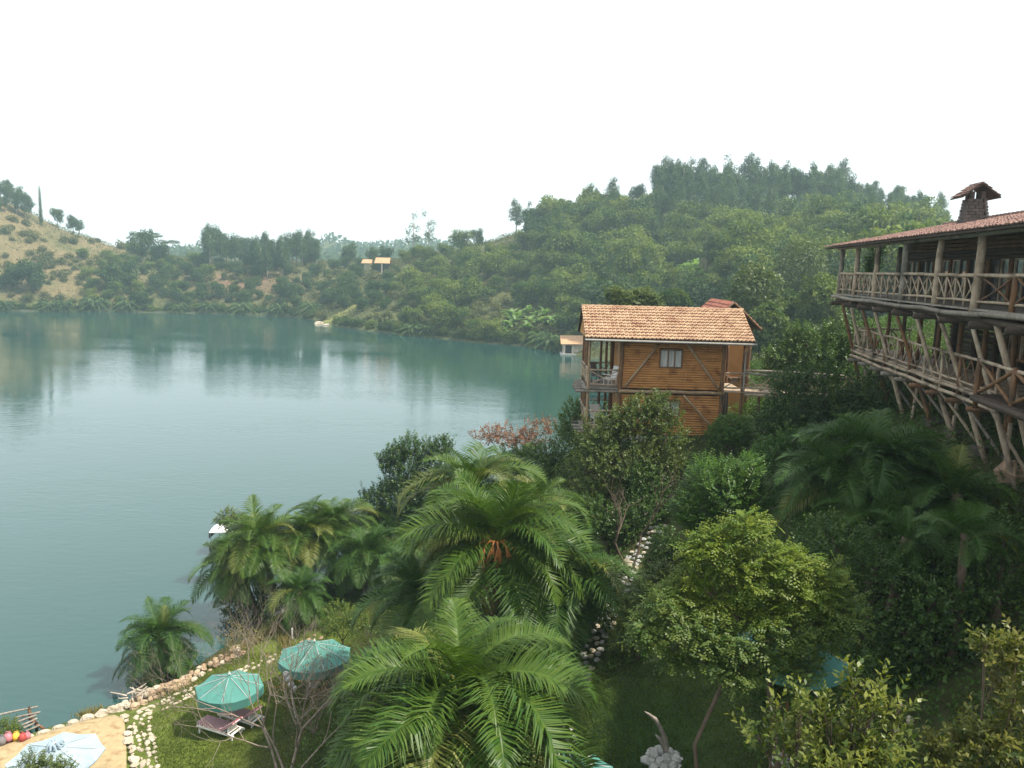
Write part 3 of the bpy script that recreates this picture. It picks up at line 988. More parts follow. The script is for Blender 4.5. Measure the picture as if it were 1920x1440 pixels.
    for s0, s1 in ((-.6, -2.7), (-2.8, -5.1)):
        pole('cross_pole', LP(s0, .1, ZL + .2), LP(s1, .1, ZL + 1.1), .06, .055, W_BROWN, R_)
        pole('cross_pole', LP(s0, .1, ZL + 1.1), LP(s1, .1, ZL + .2), .06, .055, W_BROWN, R_)
    # slatted balustrade on the inner stair landing
    for (sa, ta, sb, tb) in ((3.2, 2.4, -2.0, 2.0), (3.2, 2.4, 3.9, 3.6)):
        a = LP(sa, ta, ZL + .95); b = LP(sb, tb, ZL + .95)
        hz = Vector((0, 0, .85))
        fr = pole('balustrade', a + hz, b + hz, .05, .05, W_BROWN, R_, 0, 6, 2)
        pole('lower_bar', a, b, .05, .05, W_BROWN, fr, 0, 6, 2)
        nsl = int((b - a).length / .24)
        for i in range(nsl + 1):
            q = a.lerp(b, i / max(nsl, 1))
            mm = MB(); mm.box(q + hz * .5, (.05, .05, .82), rzv); mm.build('slat', W_PALE if i % 2 else W_BROWN, fr)
    # lower floor back wall, dark
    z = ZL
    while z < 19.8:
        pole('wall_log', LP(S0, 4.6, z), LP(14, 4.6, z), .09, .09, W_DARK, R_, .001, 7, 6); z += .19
    # leaning struts from the upper deck edge down past the lower deck
    tops = [1578, 1594, 1612, 1636, 1676, 1714, 1758, 1818]
    bots = [(1615, 722), (1634, 717), (1670, 770), (1698, 772), (1752, 815), (1797, 838), (1857, 866), (1915, 895)]
    for tp, (bx, by) in zip(tops, bots):
        s = s_at(tp, .12, 19.75)
        h = None
        sb = s_at(bx, 1.6, 15.5)
        p = LP(sb, 1.6, 0); zb = H(p.x, p.y) - .3
        pole('leaning_strut', LP(s, .12, 19.85), (p.x, p.y, zb),   .068, .095, random.choice([W_PALE, W_PALE, W_BROWN]), R_, .008, 9, 6)
    for i in range(5):
        s = -1.8 - i * 2.6
        p = LP(s - .6, 1.6, 0)
        pole('leaning_strut', LP(s + .6, .12, 19.85), (p.x, p.y, H(p.x, p.y) - .3), .09, .12, W_PALE, R_, .008, 9, 6)
    # straight stilts and short braces below
    for i in range(12):
        s = 15.2 - i * 2.15
        for t, r in ((2.2, .095), (4.4, .12)):
            p = LP(s + random.uniform(-.2, .2), t, 0)
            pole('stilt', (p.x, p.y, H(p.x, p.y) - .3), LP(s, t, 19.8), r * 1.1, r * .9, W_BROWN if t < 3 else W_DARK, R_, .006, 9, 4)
        if i < 9:
            p = LP(s - 1.0, 2.0, 0)
            pole('brace', LP(s, LT + .1, ZL - .45), (p.x, p.y, H(p.x, p.y) - .2), .05, .06, W_PALE if i % 2 else W_GREY, R_, .01, 8, 4)
            if i % 2 == 0:
                p2 = LP(s - 2.0, 1.5, 0)
                pole('brace', (p2.x, p2.y, H(p2.x, p2.y) - .1), LP(s - .2, 2.3, ZL - .5), .07, .07, W_PALE, R_, .01, 8, 4)
    for i in range(9):
        s = 1.0 + i * 1.8
        pole('joist', LP(s, LT - .28, ZL - .56), LP(s, 4.4, ZL - .56), .085, .08, W_BROWN if i < 4 else W_GREY, R_, .004, 8, 3)
    # stone footings under the nearest stilts
    for i in range(4):
        p = LP(.6 + i * 2.1, 1.7, 0)
        mm = MB(); mm.box((p.x, p.y, H(p.x, p.y) - .05), (.6, .55, .4), random.uniform(0, 1)); mm.build('footing', BRICKM, R_)


lodge()


# ---- log cabin
def cabin():
    R_ = root('log_cabin', (8.4, 43.5, 12.4), 'two storey orange log cabin with tan tiled roof and corner balcony above the lake', 'cabin')
    X0, X1 = 5.75, 11.05
    YW = 42.0; YB = 45.4
    ZF, ZT = 14.82, 17.34
    # roof
    a, b, c, d = (3.72, 41.05, 17.52), (12.48, 41.05, 17.52), (12.42, 43.6, 19.02), (3.66, 43.6, 19.02)
    e, f = (12.48, 46.15, 17.52), (3.72, 46.15, 17.52)
    dn = -.07
    m = MB()
    up = [a, b, c, d, e, f]
    m.quadmesh(up + [(x, y, z + dn) for x, y, z in up], [(0, 1, 2, 3), (3, 2, 4, 5), (6, 9, 8, 7), (9, 11, 10, 8), (0, 6, 7, 1), (1, 7, 8, 2), (2, 8, 10, 4), (4, 10, 11, 5), (5, 11, 9, 3), (3, 9, 6, 0)])
    m.build('roof_deck', W_DARK, R_)
    L_ = lambda p, z: (p[0], p[1], p[2] + z)
    tile_courses(R_, TILE, L_(a, .02), L_(b, .02), L_(c, .02), L_(d, .02), 11, 42, lift=.075)
    tile_courses(R_, TILE, L_(f, .02), L_(e, .02), L_(c, .02), L_(d, .02), 11, 42, lift=.05)
    m = MB()
    for i in range(26):
        x = 3.66 + (12.42 - 3.66) * i / 26
        m.tube([(x, 43.6, 19.04), (x + .36, 43.6, 19.065)], [.085, .095], 6, True, random.random())
    m.build('ridge_tiles', TILE, R_)
    # gutter: half pipe along the eave
    m = MB(); m.tube([(3.7, 40.97, 17.44), (12.52, 40.97, 17.41)], [.055, .055], 8); m.build('gutter', GUTTER, R_)
    m = MB(); m.tube([(12.2, 40.97, 17.4), (12.2, 41.4, 17.1), (12.2, 41.75, 16.8), (12.2, 41.75, 14.9)], [.035] * 4, 6); m.build('downpipe', GUTTER, R_)
    # gables boarded
    for x in (3.86, 12.30):
        for i in range(7):
            z = 17.46 + i * .2
            hw = 2.42 * (1 - (z - 17.46) / 1.52)
            boxo('gable_board', (x, 43.6, z + .1), (.05, max(hw * 2, .2), .19), PLASTER if x < 5 else W_LOG, R_)
    # walls: horizontal logs
    def wall(z0, z1, wx0, wx1, wz0, wz1):
        z = z0 + .06
        while z < z1:
            segs = [(X0, X1)]
            if wz0 - .04 < z < wz1 + .04: segs = [(X0, wx0), (wx1, X1)]
            for s0, s1 in segs:
                cuts = [s0] + [x for x in (X0 + 2.0, X0 + 3.42) if s0 + .2 < x < s1 - .2] + [s1]
                for u0, u1 in zip(cuts[:-1], cuts[1:]):
                    mm = MB()
                    y = YW + random.uniform(-.008, .008)
                    pr = [(y - .035, -.062), (y - .075, -.03), (y - .085, 0), (y - .075, .03), (y - .035, .062), (y + .03, .062), (y + .03, -.062)]
                    tl = random.uniform(-.006, .006)
                    vs_ = [(u0 + .008, yy, z + zz) for yy, zz in pr] + [(u1 - .008, yy, z + zz + tl) for yy, zz in pr]
                    fs = [(k, (k + 1) % 7, (k + 1) % 7 + 7, k + 7) for k in range(7)] + [tuple(range(6, -1, -1)), tuple(range(7, 14))]
                    mm.quadmesh(vs_, fs)
                    mm.build('log', W_LOG, R_)
            z += .128
    wall(ZF + .02, 17.32, 7.72, 8.95, 15.98, 16.98)
    wall(12.35, 14.58, 7.95, 8.95, 13.35, 14.25)
    # core walls behind the logs, side and back walls
    boxo('side_wall', (X0 + .05, (YW + YB) / 2, 14.85), (.08, YB - YW, 4.9), W_LOG, R_)
    boxo('side_wall', (X1 - .05, (YW + YB) / 2, 14.85), (.08, YB - YW, 4.9), PLASTER, R_)
    boxo('back_wall', ((X0 + X1) / 2, YB, 14.85), (X1 - X0 - .2, .08, 4.9), W_LOG, R_)
    boxo('core_wall', ((X0 + X1) / 2, YW + .12, 14.85), (X1 - X0 - .22, .05, 4.9), W_DARK, R_)
    # vertical seam battens
    for x in (X0 + 2.0, X0 + 3.42):
        boxo('batten', (x, YW - .06, 15.4), (.05, .06, 1.1), W_LOG, R_)
    # windows with curtains
    def window(x0, x1, z0, z1, bars):
        mm = MB()
        y = YW - .09
        for x in (x0 + .03, x1 - .03): mm.box((x, y, (z0 + z1) / 2), (.07, .09, z1 - z0))
        for z in (z0 + .03, z1 - .03): mm.box(((x0 + x1) / 2, y - .003, z), (x1 - x0 - .13, .086, .07))
        for u in bars: mm.box((x0 + (x1 - x0) * u, y + .01, (z0 + z1) / 2), (.05, .06, z1 - z0 - .13))
        w = mm.build('window', W_BROWN, R_)
        boxo('curtain', ((x0 + x1) / 2, YW + .04, (z0 + z1) / 2), (x1 - x0 - .1, .02, z1 - z0 - .1), CURTAIN, w)
    window(7.72, 8.95, 15.98, 16.98, (.38, .66))
    window(7.95, 8.95, 13.35, 14.25, (.5,))
    # frame: corner posts, braces, floor beams
    for x, y in ((X0 - .02, YW - .12), (X1 + .05, YW - .12), (X0, YB), (X1, YB)):
        pole('corner_post', (x, y, 12.2), (x, y, 17.5), .12, .11, W_BROWN, R_, .003, 9, 5)
    pole('corner_post', (X1 + .32, YW - .1, 12.3), (X1 + .32, YW - .1, 14.75), .11, .10, W_DARK, R_, .004, 9, 4)
    yb = YW - .17
    pole('diagonal_brace', (X0 + .22, yb, ZF + .12), (7.62, yb, 17.22), .068, .06, W_BRACE, R_, .008, 8, 4)
    pole('diagonal_brace', (X1 - .12, yb, ZF + .1), (9.2, yb, 17.2), .068, .06, W_BRACE, R_, .008, 8, 4)
    pole('diagonal_brace', (X1 - .3, yb, 12.75), (9.1, yb, 14.55), .065, .06, W_BRACE, R_, .008, 8, 4)
    pole('floor_beam', (X0 - .1, YW - .13, 14.70), (X1 + .2, YW - .13, 14.68), .10, .095, W_BRACE, R_, .003, 9, 6)
    pole('wall_plate', (X0 - 2.0, YW - .13, 17.36), (X1 + 1.3, YW - .13, 17.36), .08, .08, W_DARK, R_, .003, 9, 6)
    # balcony on the lake end: two floors of posts, decks and rails
    bx = 4.05
    for y in (YW + .0, 43.3, 44.5, 45.6):
        pole('balcony_post', (bx, y, 12.0), (bx + .01, y, 17.45), .085, .075, W_BROWN if y > 42.5 else W_BRACE, R_, .005, 8, 5)
    for x, y in ((5.05, 45.6), (5.35, 45.5), (5.6, 45.3)):
        pole('balcony_post', (x, y, 12.0), (x, y, 17.4), .085, .075, W_BROWN, R_, .005, 8, 5)
    pole('wall_plate', (bx - .1, YW, 17.42), (bx - .1, 45.9, 17.42), .07, .07, W_DARK, R_)
    for zf in (ZF, 12.62):
        for i in range(9):
            boxo('balcony_plank', ((bx + X0) / 2 - .15, YW + .1 + i * .4, zf - .04), (X0 - bx + .3, .37, .05), W_GREY, R_)
        for i in range(5):
            y = YW - .1 + i * .9
            pole('joist', (3.45 + random.uniform(-.15, .15), y, zf - .18), (X0 + .4, y, zf - .18), .075, .07, W_GREY, R_, .004, 8, 3)
        pole('edge_beam', (bx - .12, YW - .15, zf - .08), (bx - .12, 45.9, zf - .08), .07, .07, W_GREY, R_)
        pole('handrail', (bx, YW, zf + .95), (X0 - .1, YW - .02, zf + .97), .05, .045, W_PALE, R_, .01)
        pole('bottom_rail', (bx, YW, zf + .18), (X0 - .1, YW, zf + .16), .05, .045, W_PALE, R_, .01)
        rail_panel(R_, (bx + .05, YW, zf), (X0 - .15, YW, zf), .18, .92, W_PALE, .032, 1, 'x')
        pole('handrail', (bx - .05, YW, zf + .95), (bx - .1, 45.6, zf + 1.0), .055, .05, W_PALE, R_, .02)
        rail_panel(R_, (bx - .05, YW + .05, zf), (bx - .08, 45.5, zf), .1, .95, W_PALE, .036, 4, 'xv')
        pole('handrail', (bx, 45.6, zf + .95), (X0, 45.6, zf + .95), .045, .045, W_PALE, R_, .01)
        rail_panel(R_, (bx + .05, 45.6, zf), (X0 - .1, 45.6, zf), .15, .92, W_PALE, .032, 2, 'x')
    # landing porch on the hill end
    for x, y in ((12.2, YW - .05), (12.2, 45.3)):
        pole('porch_post', (x, y, 12.4), (x, y, 17.45), .085, .075, W_BROWN, R_, .005, 8, 5)
    for i in range(6):
        boxo('porch_plank', (11.75, YW + .1 + i * .55, ZF - .03), (1.3, .52, .05), W_PALE, R_)
    pole('handrail', (X1 + .1, YW - .1, ZF + .95), (12.25, YW - .1, ZF + .97), .05, .045, W_PALE, R_)
    pole('bottom_rail', (X1 + .1, YW - .1, ZF + .2), (12.25, YW - .1, ZF + .2), .045, .045, W_PALE, R_)
    rail_panel(R_, (X1 + .15, YW - .1, ZF), (12.2, YW - .1, ZF), .18, .92, W_PALE, .03, 1, 'x')
    boxo('door_panel', (X1 + .12, YW - .02, ZF + .9), (.07, .3, 1.5), PLASTER, R_)
    # stone plinth
    boxo('plinth', ((X0 + X1) / 2, 43.7, 12.0), (X1 - X0 + .3, 3.6, .62), STONE_GREY, R_)


cabin()


def chair(name, loc, rz, label, matS, matF, grp=None):
    r = empty(name, loc, label, 'chair', grp, rz)
    boxo('seat', (0, 0, .38), (.55, .55, .09), matS, r)
    mm = MB(); mm.box((0, .3, .72), (.55, .08, .68), R=Matrix.Rotation(-.25, 3, 'X')); mm.build('backrest', matS, r)
    for sx in (-.25, .25):
        for sy in (-.24, .24):
            mm = MB(); mm.tube([(sx, sy, 0), (sx, sy, .36)], [.025, .025], 6); mm.build('leg', matF, r)
        mm = MB(); mm.box((sx * 1.1, 0, .58), (.06, .55, .04)); mm.build('armrest', matF, r)
    return r


chair('lounge_chair', (4.75, 44.0, 14.82), .9, 'dark grey armchair standing on the upper cabin balcony', GREYBAG, W_DARK)
chair('plastic_chair', (5.3, 42.9, 14.82), -1.2, 'pale garden chair behind the upper balcony rail of the cabin', WHITE, WHITE)
chair('garden_chair', (4.7, 43.2, 12.62), .3, 'white garden chair on the lower cabin balcony', WHITE, WHITE)


# ---- walkway from the cabin porch to the hillside
def walkway():
    R_ = root('timber_walkway', (14.8, 42.0, 13.0), 'pale timber footbridge with crossed rails leading from cabin porch into hillside shrubs', 'footbridge')
    a = Vector((12.3, 42.0, 14.80)); b = Vector((17.6, 41.2, 14.75))
    a2 = a + Vector((.15, 1.1, 0)); b2 = b + Vector((.15, 1.1, 0))
    n = 18
    ang = math.atan2(b.y - a.y, b.x - a.x)
    for i in range(n):
        c = (a.lerp(b, (i + .5) / n) + a2.lerp(b2, (i + .5) / n)) / 2
        boxo('plank', c, ((b - a).length / n - .02, 1.25, .05), W_PALE, R_, ang)
    for p, q in ((a, b), (a2, b2)):
        pole('edge_beam', p - Vector((0, 0, .12)), q - Vector((0, 0, .12)), .085, .08, W_PALE, R_)
        pole('handrail', p + Vector((0, 0, 1.0)), q + Vector((0, 0, 1.0)), .06, .055, W_GREY, R_)
        pole('mid_rail', p + Vector((0, 0, .25)), q + Vector((0, 0, .25)), .045, .045, W_PALE, R_)
        for i in range(4):
            s = p.lerp(q, i / 3)
            pole('rail_post', s - Vector((0, 0, .2)), s + Vector((0, 0, 1.02)), .06, .055, W_BRACE, R_)
            if i < 3:
                s2 = p.lerp(q, (i + 1) / 3)
                pole('cross_pole', s + Vector((0, 0, .95)), s.lerp(s2, .5) + Vector((0, 0, .1)), .04, .04, W_PALE, R_)
                pole('cross_pole', s2 + Vector((0, 0, .95)), s.lerp(s2, .5) + Vector((0, 0, .1)), .04, .04, W_PALE, R_)
    for u in (.15, .5, .85):
        s = a.lerp(b2, u)
        pole('stilt', (s.x, s.y, H(s.x, s.y) - .2), s - Vector((0, 0, .1)), .09, .08, W_BROWN, R_)


walkway()


# ---- second cabin behind
def back_house():
    R_ = root('back_cabin', (13, 50, 12.5), 'orange plastered cabin with red gabled roof peeping out behind the tan roof', 'cabin')
    boxo('wall', (13.0, 50.3, 15.1), (2.5, 4.2, 5.4), PLASTER, R_)
    for sg in (-1, 1):
        a = (13 + sg * 1.75, 47.6, 17.75); b = (13 + sg * 1.75, 52.9, 17.75); c = (13, 52.9, 19.32); d = (13, 47.6, 19.32)
        m = MB(); m.quadmesh([a, b, c, d] + [(x, y, z - .08) for x, y, z in (a, b, c, d)], [(0, 1, 2, 3), (4, 7, 6, 5), (0, 4, 5, 1), (1, 5, 6, 2), (3, 7, 4, 0)])
        m.build('roof', W_DARK, R_)
        tile_courses(R_, TILE_RUST, (a[0], a[1] - .03, a[2] + .02), (b[0], b[1], b[2] + .02), (c[0], c[1], c[2] + .02), (d[0], d[1] - .03, d[2] + .02), 8, 22)
        pole('barge_board', (13 + sg * 1.75, 47.55, 17.7), (13, 47.55, 19.29), .06, .06, W_BROWN, R_)
    m = MB(); m.quadmesh([(11.75, 48.15, 17.75), (14.25, 48.15, 17.75), (13, 48.15, 18.97), (11.75, 48.25, 17.75), (14.25, 48.25, 17.75), (13, 48.25, 18.97)], [(0, 1, 2), (5, 4, 3), (0, 3, 4, 1), (1, 4, 5, 2), (2, 5, 3, 0)])
    m.build('gable', PLASTER, R_)
    for x, y in ((11.7, 48.1), (14.3, 48.1)):
        pole('corner_post', (x, y, 12.3), (x, y, 17.8), .11, .10, W_BROWN, R_)
    pole('floor_beam', (11.6, 48.1, 14.7), (14.4, 48.1, 14.7), .09, .09, W_BROWN, R_)


back_house()


# ---- distant buildings
def boathouse():
    g = aty(1078, 664, 197)
    x, y = g[0], g[1]
    R_ = root('boathouse', (x, y, 0), 'small pale boathouse with tan lean-to roof on the far bay shore', 'boathouse')
    for (cx, sx) in ((-2.7, .5), (-.6, .45), (2.7, .4)):
        boxo('pier', (x + cx, y, 1.3), (sx, .5, 2.8), PALE_WALL, R_)
    boxo('back_wall', (x, y + 3.6, 1.7), (5.9, .3, 3.6), PALE_WALL, R_)
    boxo('side_wall', (x + 2.85, y + 1.9, 1.6), (.25, 3.2, 3.2), PALE_WALL, R_)
    boxo('front_wall', (x + 1.1, y + .2, 1.3), (2.8, .2, 2.7), PALE_WALL, R_)
    boxo('door', (x - 1.6, y + .3, 1.2), (1.6, .1, 2.4), DARKOPEN, R_)  # dark panel in place of an open bay, its shade put in the colour
    m = MB()
    q = [(x - 3.6, y - .8, 2.75), (x + 3.4, y - .8, 2.9), (x + 3.4, y + 4.2, 4.6), (x - 3.6, y + 4.2, 4.45)]
    m.quadmesh(q + [(a, b, c - .15) for a, b, c in q], [(0, 1, 2, 3), (7, 6, 5, 4), (0, 4, 5, 1), (1, 5, 6, 2), (3, 7, 4, 0), (2, 6, 7, 3)])
    m.build('roof', ROOFSHEET, R_)
    boxo('landing', (x, y + 1, .1), (7.2, 5, .5), STONE_GREY, R_)


boathouse()


def far_house(px, py, w, h, label, post=True):
    p = hit(px, py)
    x, y, z = p
    R_ = root('hillside_house', (x, y, z), label, 'house')
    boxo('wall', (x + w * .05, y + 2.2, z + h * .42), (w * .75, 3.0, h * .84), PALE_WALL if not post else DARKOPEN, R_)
    m = MB()
    q = [(x - w / 2, y - 1.2, z + h * .82), (x + w / 2, y - 1.2, z + h * .82), (x + w * .46, y + 2.0, z + h * 1.25), (x - w * .46, y + 2.0, z + h * 1.25), (x + w / 2, y + 5, z + h * .82), (x - w / 2, y + 5, z + h * .82)]
    m.quadmesh(q + [(a, b, c - .2) for a, b, c in q], [(0, 1, 2, 3), (3, 2, 4, 5), (6, 9, 8, 7), (9, 11, 10, 8), (0, 6, 7, 1), (1, 7, 8, 2), (2, 8, 10, 4), (4, 10, 11, 5), (5, 11, 9, 3), (3, 9, 6, 0)])
    m.build('roof', ROOFSHEET, R_)
    if post:
        boxo('post', (x - w * .02, y - .6, z + h * .3), (.5, .5, h * 1.1), PALE_WALL, R_)
        boxo('terrace', (x + w * .1, y - .3, z - .1), (w * .9, 2.2, .5), PALE_WALL, R_)


far_house(717, 513, 6.4, 5.2, 'small house with tan roof and white porch pillar in the low saddle across the lake')
far_house(688, 507, 4.6, 3.8, 'tan roofed hut half hidden by trees just left of the pillared hillside house', False)


def hill_hut():
    r0 = ridge(1190); x, y, z = r0
    y -= 6
    z = H(x, y)
    R_ = root('hilltop_house', (x, y, z), 'low grey walled house with flat roof on the hilltop beside tall eucalyptus', 'house')
    boxo('wall', (x, y + 2, z + 1.3), (11, 4, 3.0), STONE_GREY, R_)
    boxo('roof', (x - .2, y + 2, z + 2.95), (12.4, 5.2, .35), PALE_WALL, R_)
    boxo('terrace_wall', (x + .5, y - 1.2, z + .2), (13, .5, 1.6), STONE_GREY, R_)
    for dx in (-3.4, 0, 3.4):
        boxo('window', (x + dx, y - .05, z + 1.7), (1.5, .2, 1.1), DARKOPEN, R_)


hill_hut()
# ------------------------------------------------------------------ palms
def frond_mesh(name, e0, droop, L=1.0, n=70, leaf=.25, wd=.0098, vee=.35, seed=0, curl=.0, limp=.25):
    """one feather leaf: rachis leaving the crown at elevation e0 and arching over, leaflets both sides (length 1)"""
    r = np.random.default_rng(seed + 100)
    S = 60
    ang = e0 - droop * np.linspace(0, 1, S) ** 1.25
    ds = L / (S - 1)
    px = np.concatenate([[0], np.cumsum(np.cos(ang[:-1]) * ds)]); pz = np.concatenate([[0], np.cumsum(np.sin(ang[:-1]) * ds)])
    py = curl * np.linspace(0, 1, S) ** 2 * .25
    s = np.linspace(.16, .995, n)
    idx = s * (S - 1)
    X = np.interp(idx, np.arange(S), px); Z = np.interp(idx, np.arange(S), pz); Yv = np.interp(idx, np.arange(S), py)
    A = np.interp(idx, np.arange(S), ang)
    T = np.stack([np.cos(A), np.zeros(n), np.sin(A)], -1)
    Nn = np.stack([-np.sin(A), np.zeros(n), np.cos(A)], -1)
    Ys = np.array([0, 1.0, 0])
    Vs = []; Fs = []; ts = []
    b = 0
    for sg in (-1, 1):
        f = .95 - .45 * s                                   # leaflets lean forward
        D = T * (np.cos(f)[:, None] * 1) * .75 + sg * Ys[None] * np.sin(f + .35)[:, None] + Nn * (vee + r.normal(0, .12, n))[:, None]
        D = unit(D + r.normal(0, .06, D.shape))
        ln = leaf * np.sin(np.clip(s * 1.08 + .12, 0, 1.06) * math.pi * .92 + .12) ** .7 * r.uniform(.85, 1.1, n)
        P = np.stack([X, Yv, Z], -1) + sg * Ys[None] * (.0075 * (1 - .8 * s))[:, None]
        mid = P + D * ln[:, None] * .5
        D2 = unit(D - np.array([0, 0, limp + .1]) * (1 + r.random(n))[:, None] * .8)
        tip = mid + D2 * ln[:, None] * .5
        W = unit(np.cross(D, Nn * 1.0 + sg * Ys * .3)) * (wd * .5)
        W = W * np.where((W * T).sum(-1, keepdims=True) < 0, -1, 1)
        V = np.stack([P - T * .004, P + T * .004, mid + W, tip, mid - W], 1)
        Vs.append(V.reshape(-1, 3))
        base = np.arange(n)[:, None] * 5 + b
        Fs.append(np.concatenate([base + np.array([[0, 1, 2, 4]]), base + np.array([[4, 2, 3, 3]])]))
        ts.append(np.repeat(np.clip(r.normal(.5, .2, n) + .15 * (s - .5), 0, 1), 5))
        b += n * 5
    V = np.concatenate(Vs); t = np.concatenate(ts)
    faces = []
    for a in Fs:
        for q in a:
            faces.append(tuple(q) if q[2] != q[3] else tuple(q[:3]))
    # the leaf stalk's flat top joins both rows of leaflets
    o2 = n * 5
    for i in range(n):
        faces.append((i * 5, i * 5 + 1, o2 + i * 5 + 1, o2 + i * 5))
        if i < n - 1:
            faces.append((i * 5 + 1, i * 5 + 5, o2 + i * 5 + 5, o2 + i * 5 + 1))
    # rachis: three sided tapered rod
    k0 = len(V)
    rr = []
    for i in range(0, S, 6):
        w = .011 * (1 - .8 * i / S)
        N0 = np.array([-math.sin(ang[i]), 0, math.cos(ang[i])])
        c = np.array([px[i], py[i], pz[i]])
        rr += [c + np.array([0, w, 0]), c - np.array([0, w, 0]), c - N0 * w * 1.2]
    V = np.concatenate([V, np.array(rr)])
    t = np.concatenate([t, np.full(len(rr), .95)])
    m_ = len(rr) // 3
    for i in range(m_ - 1):
        for k in range(3):
            faces.append((k0 + i * 3 + k, k0 + i * 3 + (k + 1) % 3, k0 + (i + 1) * 3 + (k + 1) % 3, k0 + (i + 1) * 3 + k))
    faces.append((k0 + 6, 0, o2))
    m = bpy.data.meshes.new(name)
    m.from_pydata(V.tolist(), [], faces)
    a = m.attributes.new('tint', 'FLOAT', 'POINT'); a.data.foreach_set('value', t.astype(np.float32))
    m.update()
    return m


FR = {}
def fronds_for(mat, dry=False, n=70):
    key = (mat.name, n)
    if key not in FR:
        lst = []
        for i in range(10):
            e0 = math.radians([82, 72, 62, 52, 42, 32, 20, 8, -8, -30][i])
            dr = math.radians([66, 96, 120, 134, 138, 134, 122, 106, 80, 50][i])
            m = frond_mesh('palm_frond', e0, dr, n=n, seed=i, curl=random.uniform(-1, 1), vee=.42 if i < 6 else .22, limp=.2 + .03 * i)
            m.materials.append(mat); lst.append(m)
        FR[key] = lst
    return FR[key]


def palm(spec, Y, Lf, nf, label, mat=None, group=None, lean=0.0, lo=0, hi=9, dry=3, trunk_r=.15, base=None, n=70, name='palm_tree', fruit=False):
    mat = mat or LF_PALM
    c = aty(spec[0], spec[1], Y)
    bx, by = (c[0] - lean, c[1] + random.uniform(-.4, .4)) if base is None else base
    bz = float(H(float(bx), float(by)))
    R_ = empty(name, (bx, by, bz), label, 'palm', group)
    h = max(c[2] - bz, .3); dx, dy = c[0] - bx, c[1] - by
    m = MB()
    pts = []; rad = []
    k = max(4, int(h * 3))
    for i in range(k + 1):
        u = i / k
        pts.append((dx * u ** 1.6, dy * u ** 1.6, -.3 + (h + .3) * u))
        rad.append(trunk_r * (1.25 - .3 * u + (.10 if i % 2 else 0)))
    m.tube(pts, rad, 9, True, .5, .12)
    m.build('trunk', BARK, R_, smooth=True)
    fm = fronds_for(mat, n=n)
    fl = fronds_for(LF_PALM_LT, n=n)
    ga = 2.399963
    a0 = random.uniform(0, 6.28)
    for i in range(nf):
        u = (i + .5) / nf
        k = int(round(lo + (hi - lo) * (u ** .85) + random.uniform(-.6, .6)))
        k = min(max(k, lo), hi)
        if fruit and 1 <= k <= 7 and abs(((a0 + ga * i + math.pi / 2 + math.pi) % (2 * math.pi)) - math.pi) < .62: continue
        pale = random.random() < (.16 if mat is LF_PALM else .06)
        o = bpy.data.objects.new('frond', (fl if pale else fm)[k])
        COL.objects.link(o); o.parent = R_
        s = Lf * random.uniform(.74, 1.12) * (.72 + .28 * min(1, u * 3))
        o.location = (dx, dy, h - .05 - .25 * u)
        o.rotation_euler = (random.uniform(-.32, .32), random.uniform(-.14, .14), a0 + ga * i + random.uniform(-.2, .2))
        o.scale = (s, s, s)
    fd = fronds_for(LF_DRY, n=26)
    for i in range(dry):
        o = bpy.data.objects.new('dry_frond', fd[random.choice((8, 9))])
        COL.objects.link(o); o.parent = R_
        s = Lf * random.uniform(.5, .75)
        o.location = (dx, dy, h - .35); o.rotation_euler = (random.uniform(-.3, .3), .35, random.uniform(0, 6.28)); o.scale = (s, s, s)
    if fruit:
        for q in range(6):
            mm = MB()
            az = -2.75 + q * .47 + random.uniform(-.1, .1); big = random.uniform(.75, 1.15)
            p0 = Vector((dx, dy, h - .05))
            root_ = p0 + Vector((math.cos(az) * .55 * big, math.sin(az) * .55 * big, .05))
            mm.tube([p0, p0.lerp(root_, .6) + Vector((0, 0, .12)), root_], [.04, .035, .028], 5, False, .6)
            for j in range(16):
                a1 = az + random.uniform(-.5, .5); ln = random.uniform(.3, .75) * big
                p2 = root_ + Vector((math.cos(a1) * ln * .6, math.sin(a1) * ln * .6, -ln * random.uniform(.35, 1.0)))
                mm.tube([root_, root_.lerp(p2, .5) + Vector((0, 0, .07)), p2], [.014, .012, .008], 4, False, random.random())
            mm.build('fruit_stalks', FRUITM, R_)
    return R_


FRUITM = surf('orange_fruit_stalk', (.52, .21, .05), (.36, .13, .04), 4, .6, .1, tintw=.8)

palm((930, 1015), 27, 4.8, 80, 'tallest garden palm, central, with orange fruit stalks in its wide drooping crown', fruit=True, dry=10)
palm((885, 915), 31, 3.9, 42, 'palm showing its upright pale fronds directly behind the fruiting central palm', lo=0, hi=8)
palm((1010, 945), 33, 3.2, 32, 'palm half hidden at the right shoulder of the fruiting central palm', mat=LF_PALM)
palm((1055, 1075), 27.5, 4.0, 48, 'dark palm drooping over the stone path on the right of the fruiting palm', mat=LF_PALM_DK)
palm((795, 1115), 28.5, 3.5, 42, 'low green palm skirt on the left under the fruiting central palm', mat=LF_PALM_DK)
palm((860, 1300), 18.5, 5.1, 58, 'big foreground palm with long arching fronds beside the leafless tree', lo=1, hi=8, dry=2, n=90, lean=.3)
palm((975, 1350), 19.0, 2.7, 22, 'short dark palm tucked against the right flank of the big foreground palm', mat=LF_PALM_DK, n=74)
palm((303, 1195), 37.8, 3.2, 52, 'bushy palm standing alone in the water at the shore wall', mat=LF_PALM_DK, base=(-16.9, 37.9), dry=2)
palm((487, 1015), 44.5, 4.1, 60, 'large shore palm with hanging yellowish fronds, nearest the white boat', dry=6, base=(-13.6, 44.9))
palm((440, 1060), 44.0, 3.4, 46, 'palm leaning out over the lake at the left edge of the shore clump', dry=2, base=(-14.6, 44.6), lean=-.5)
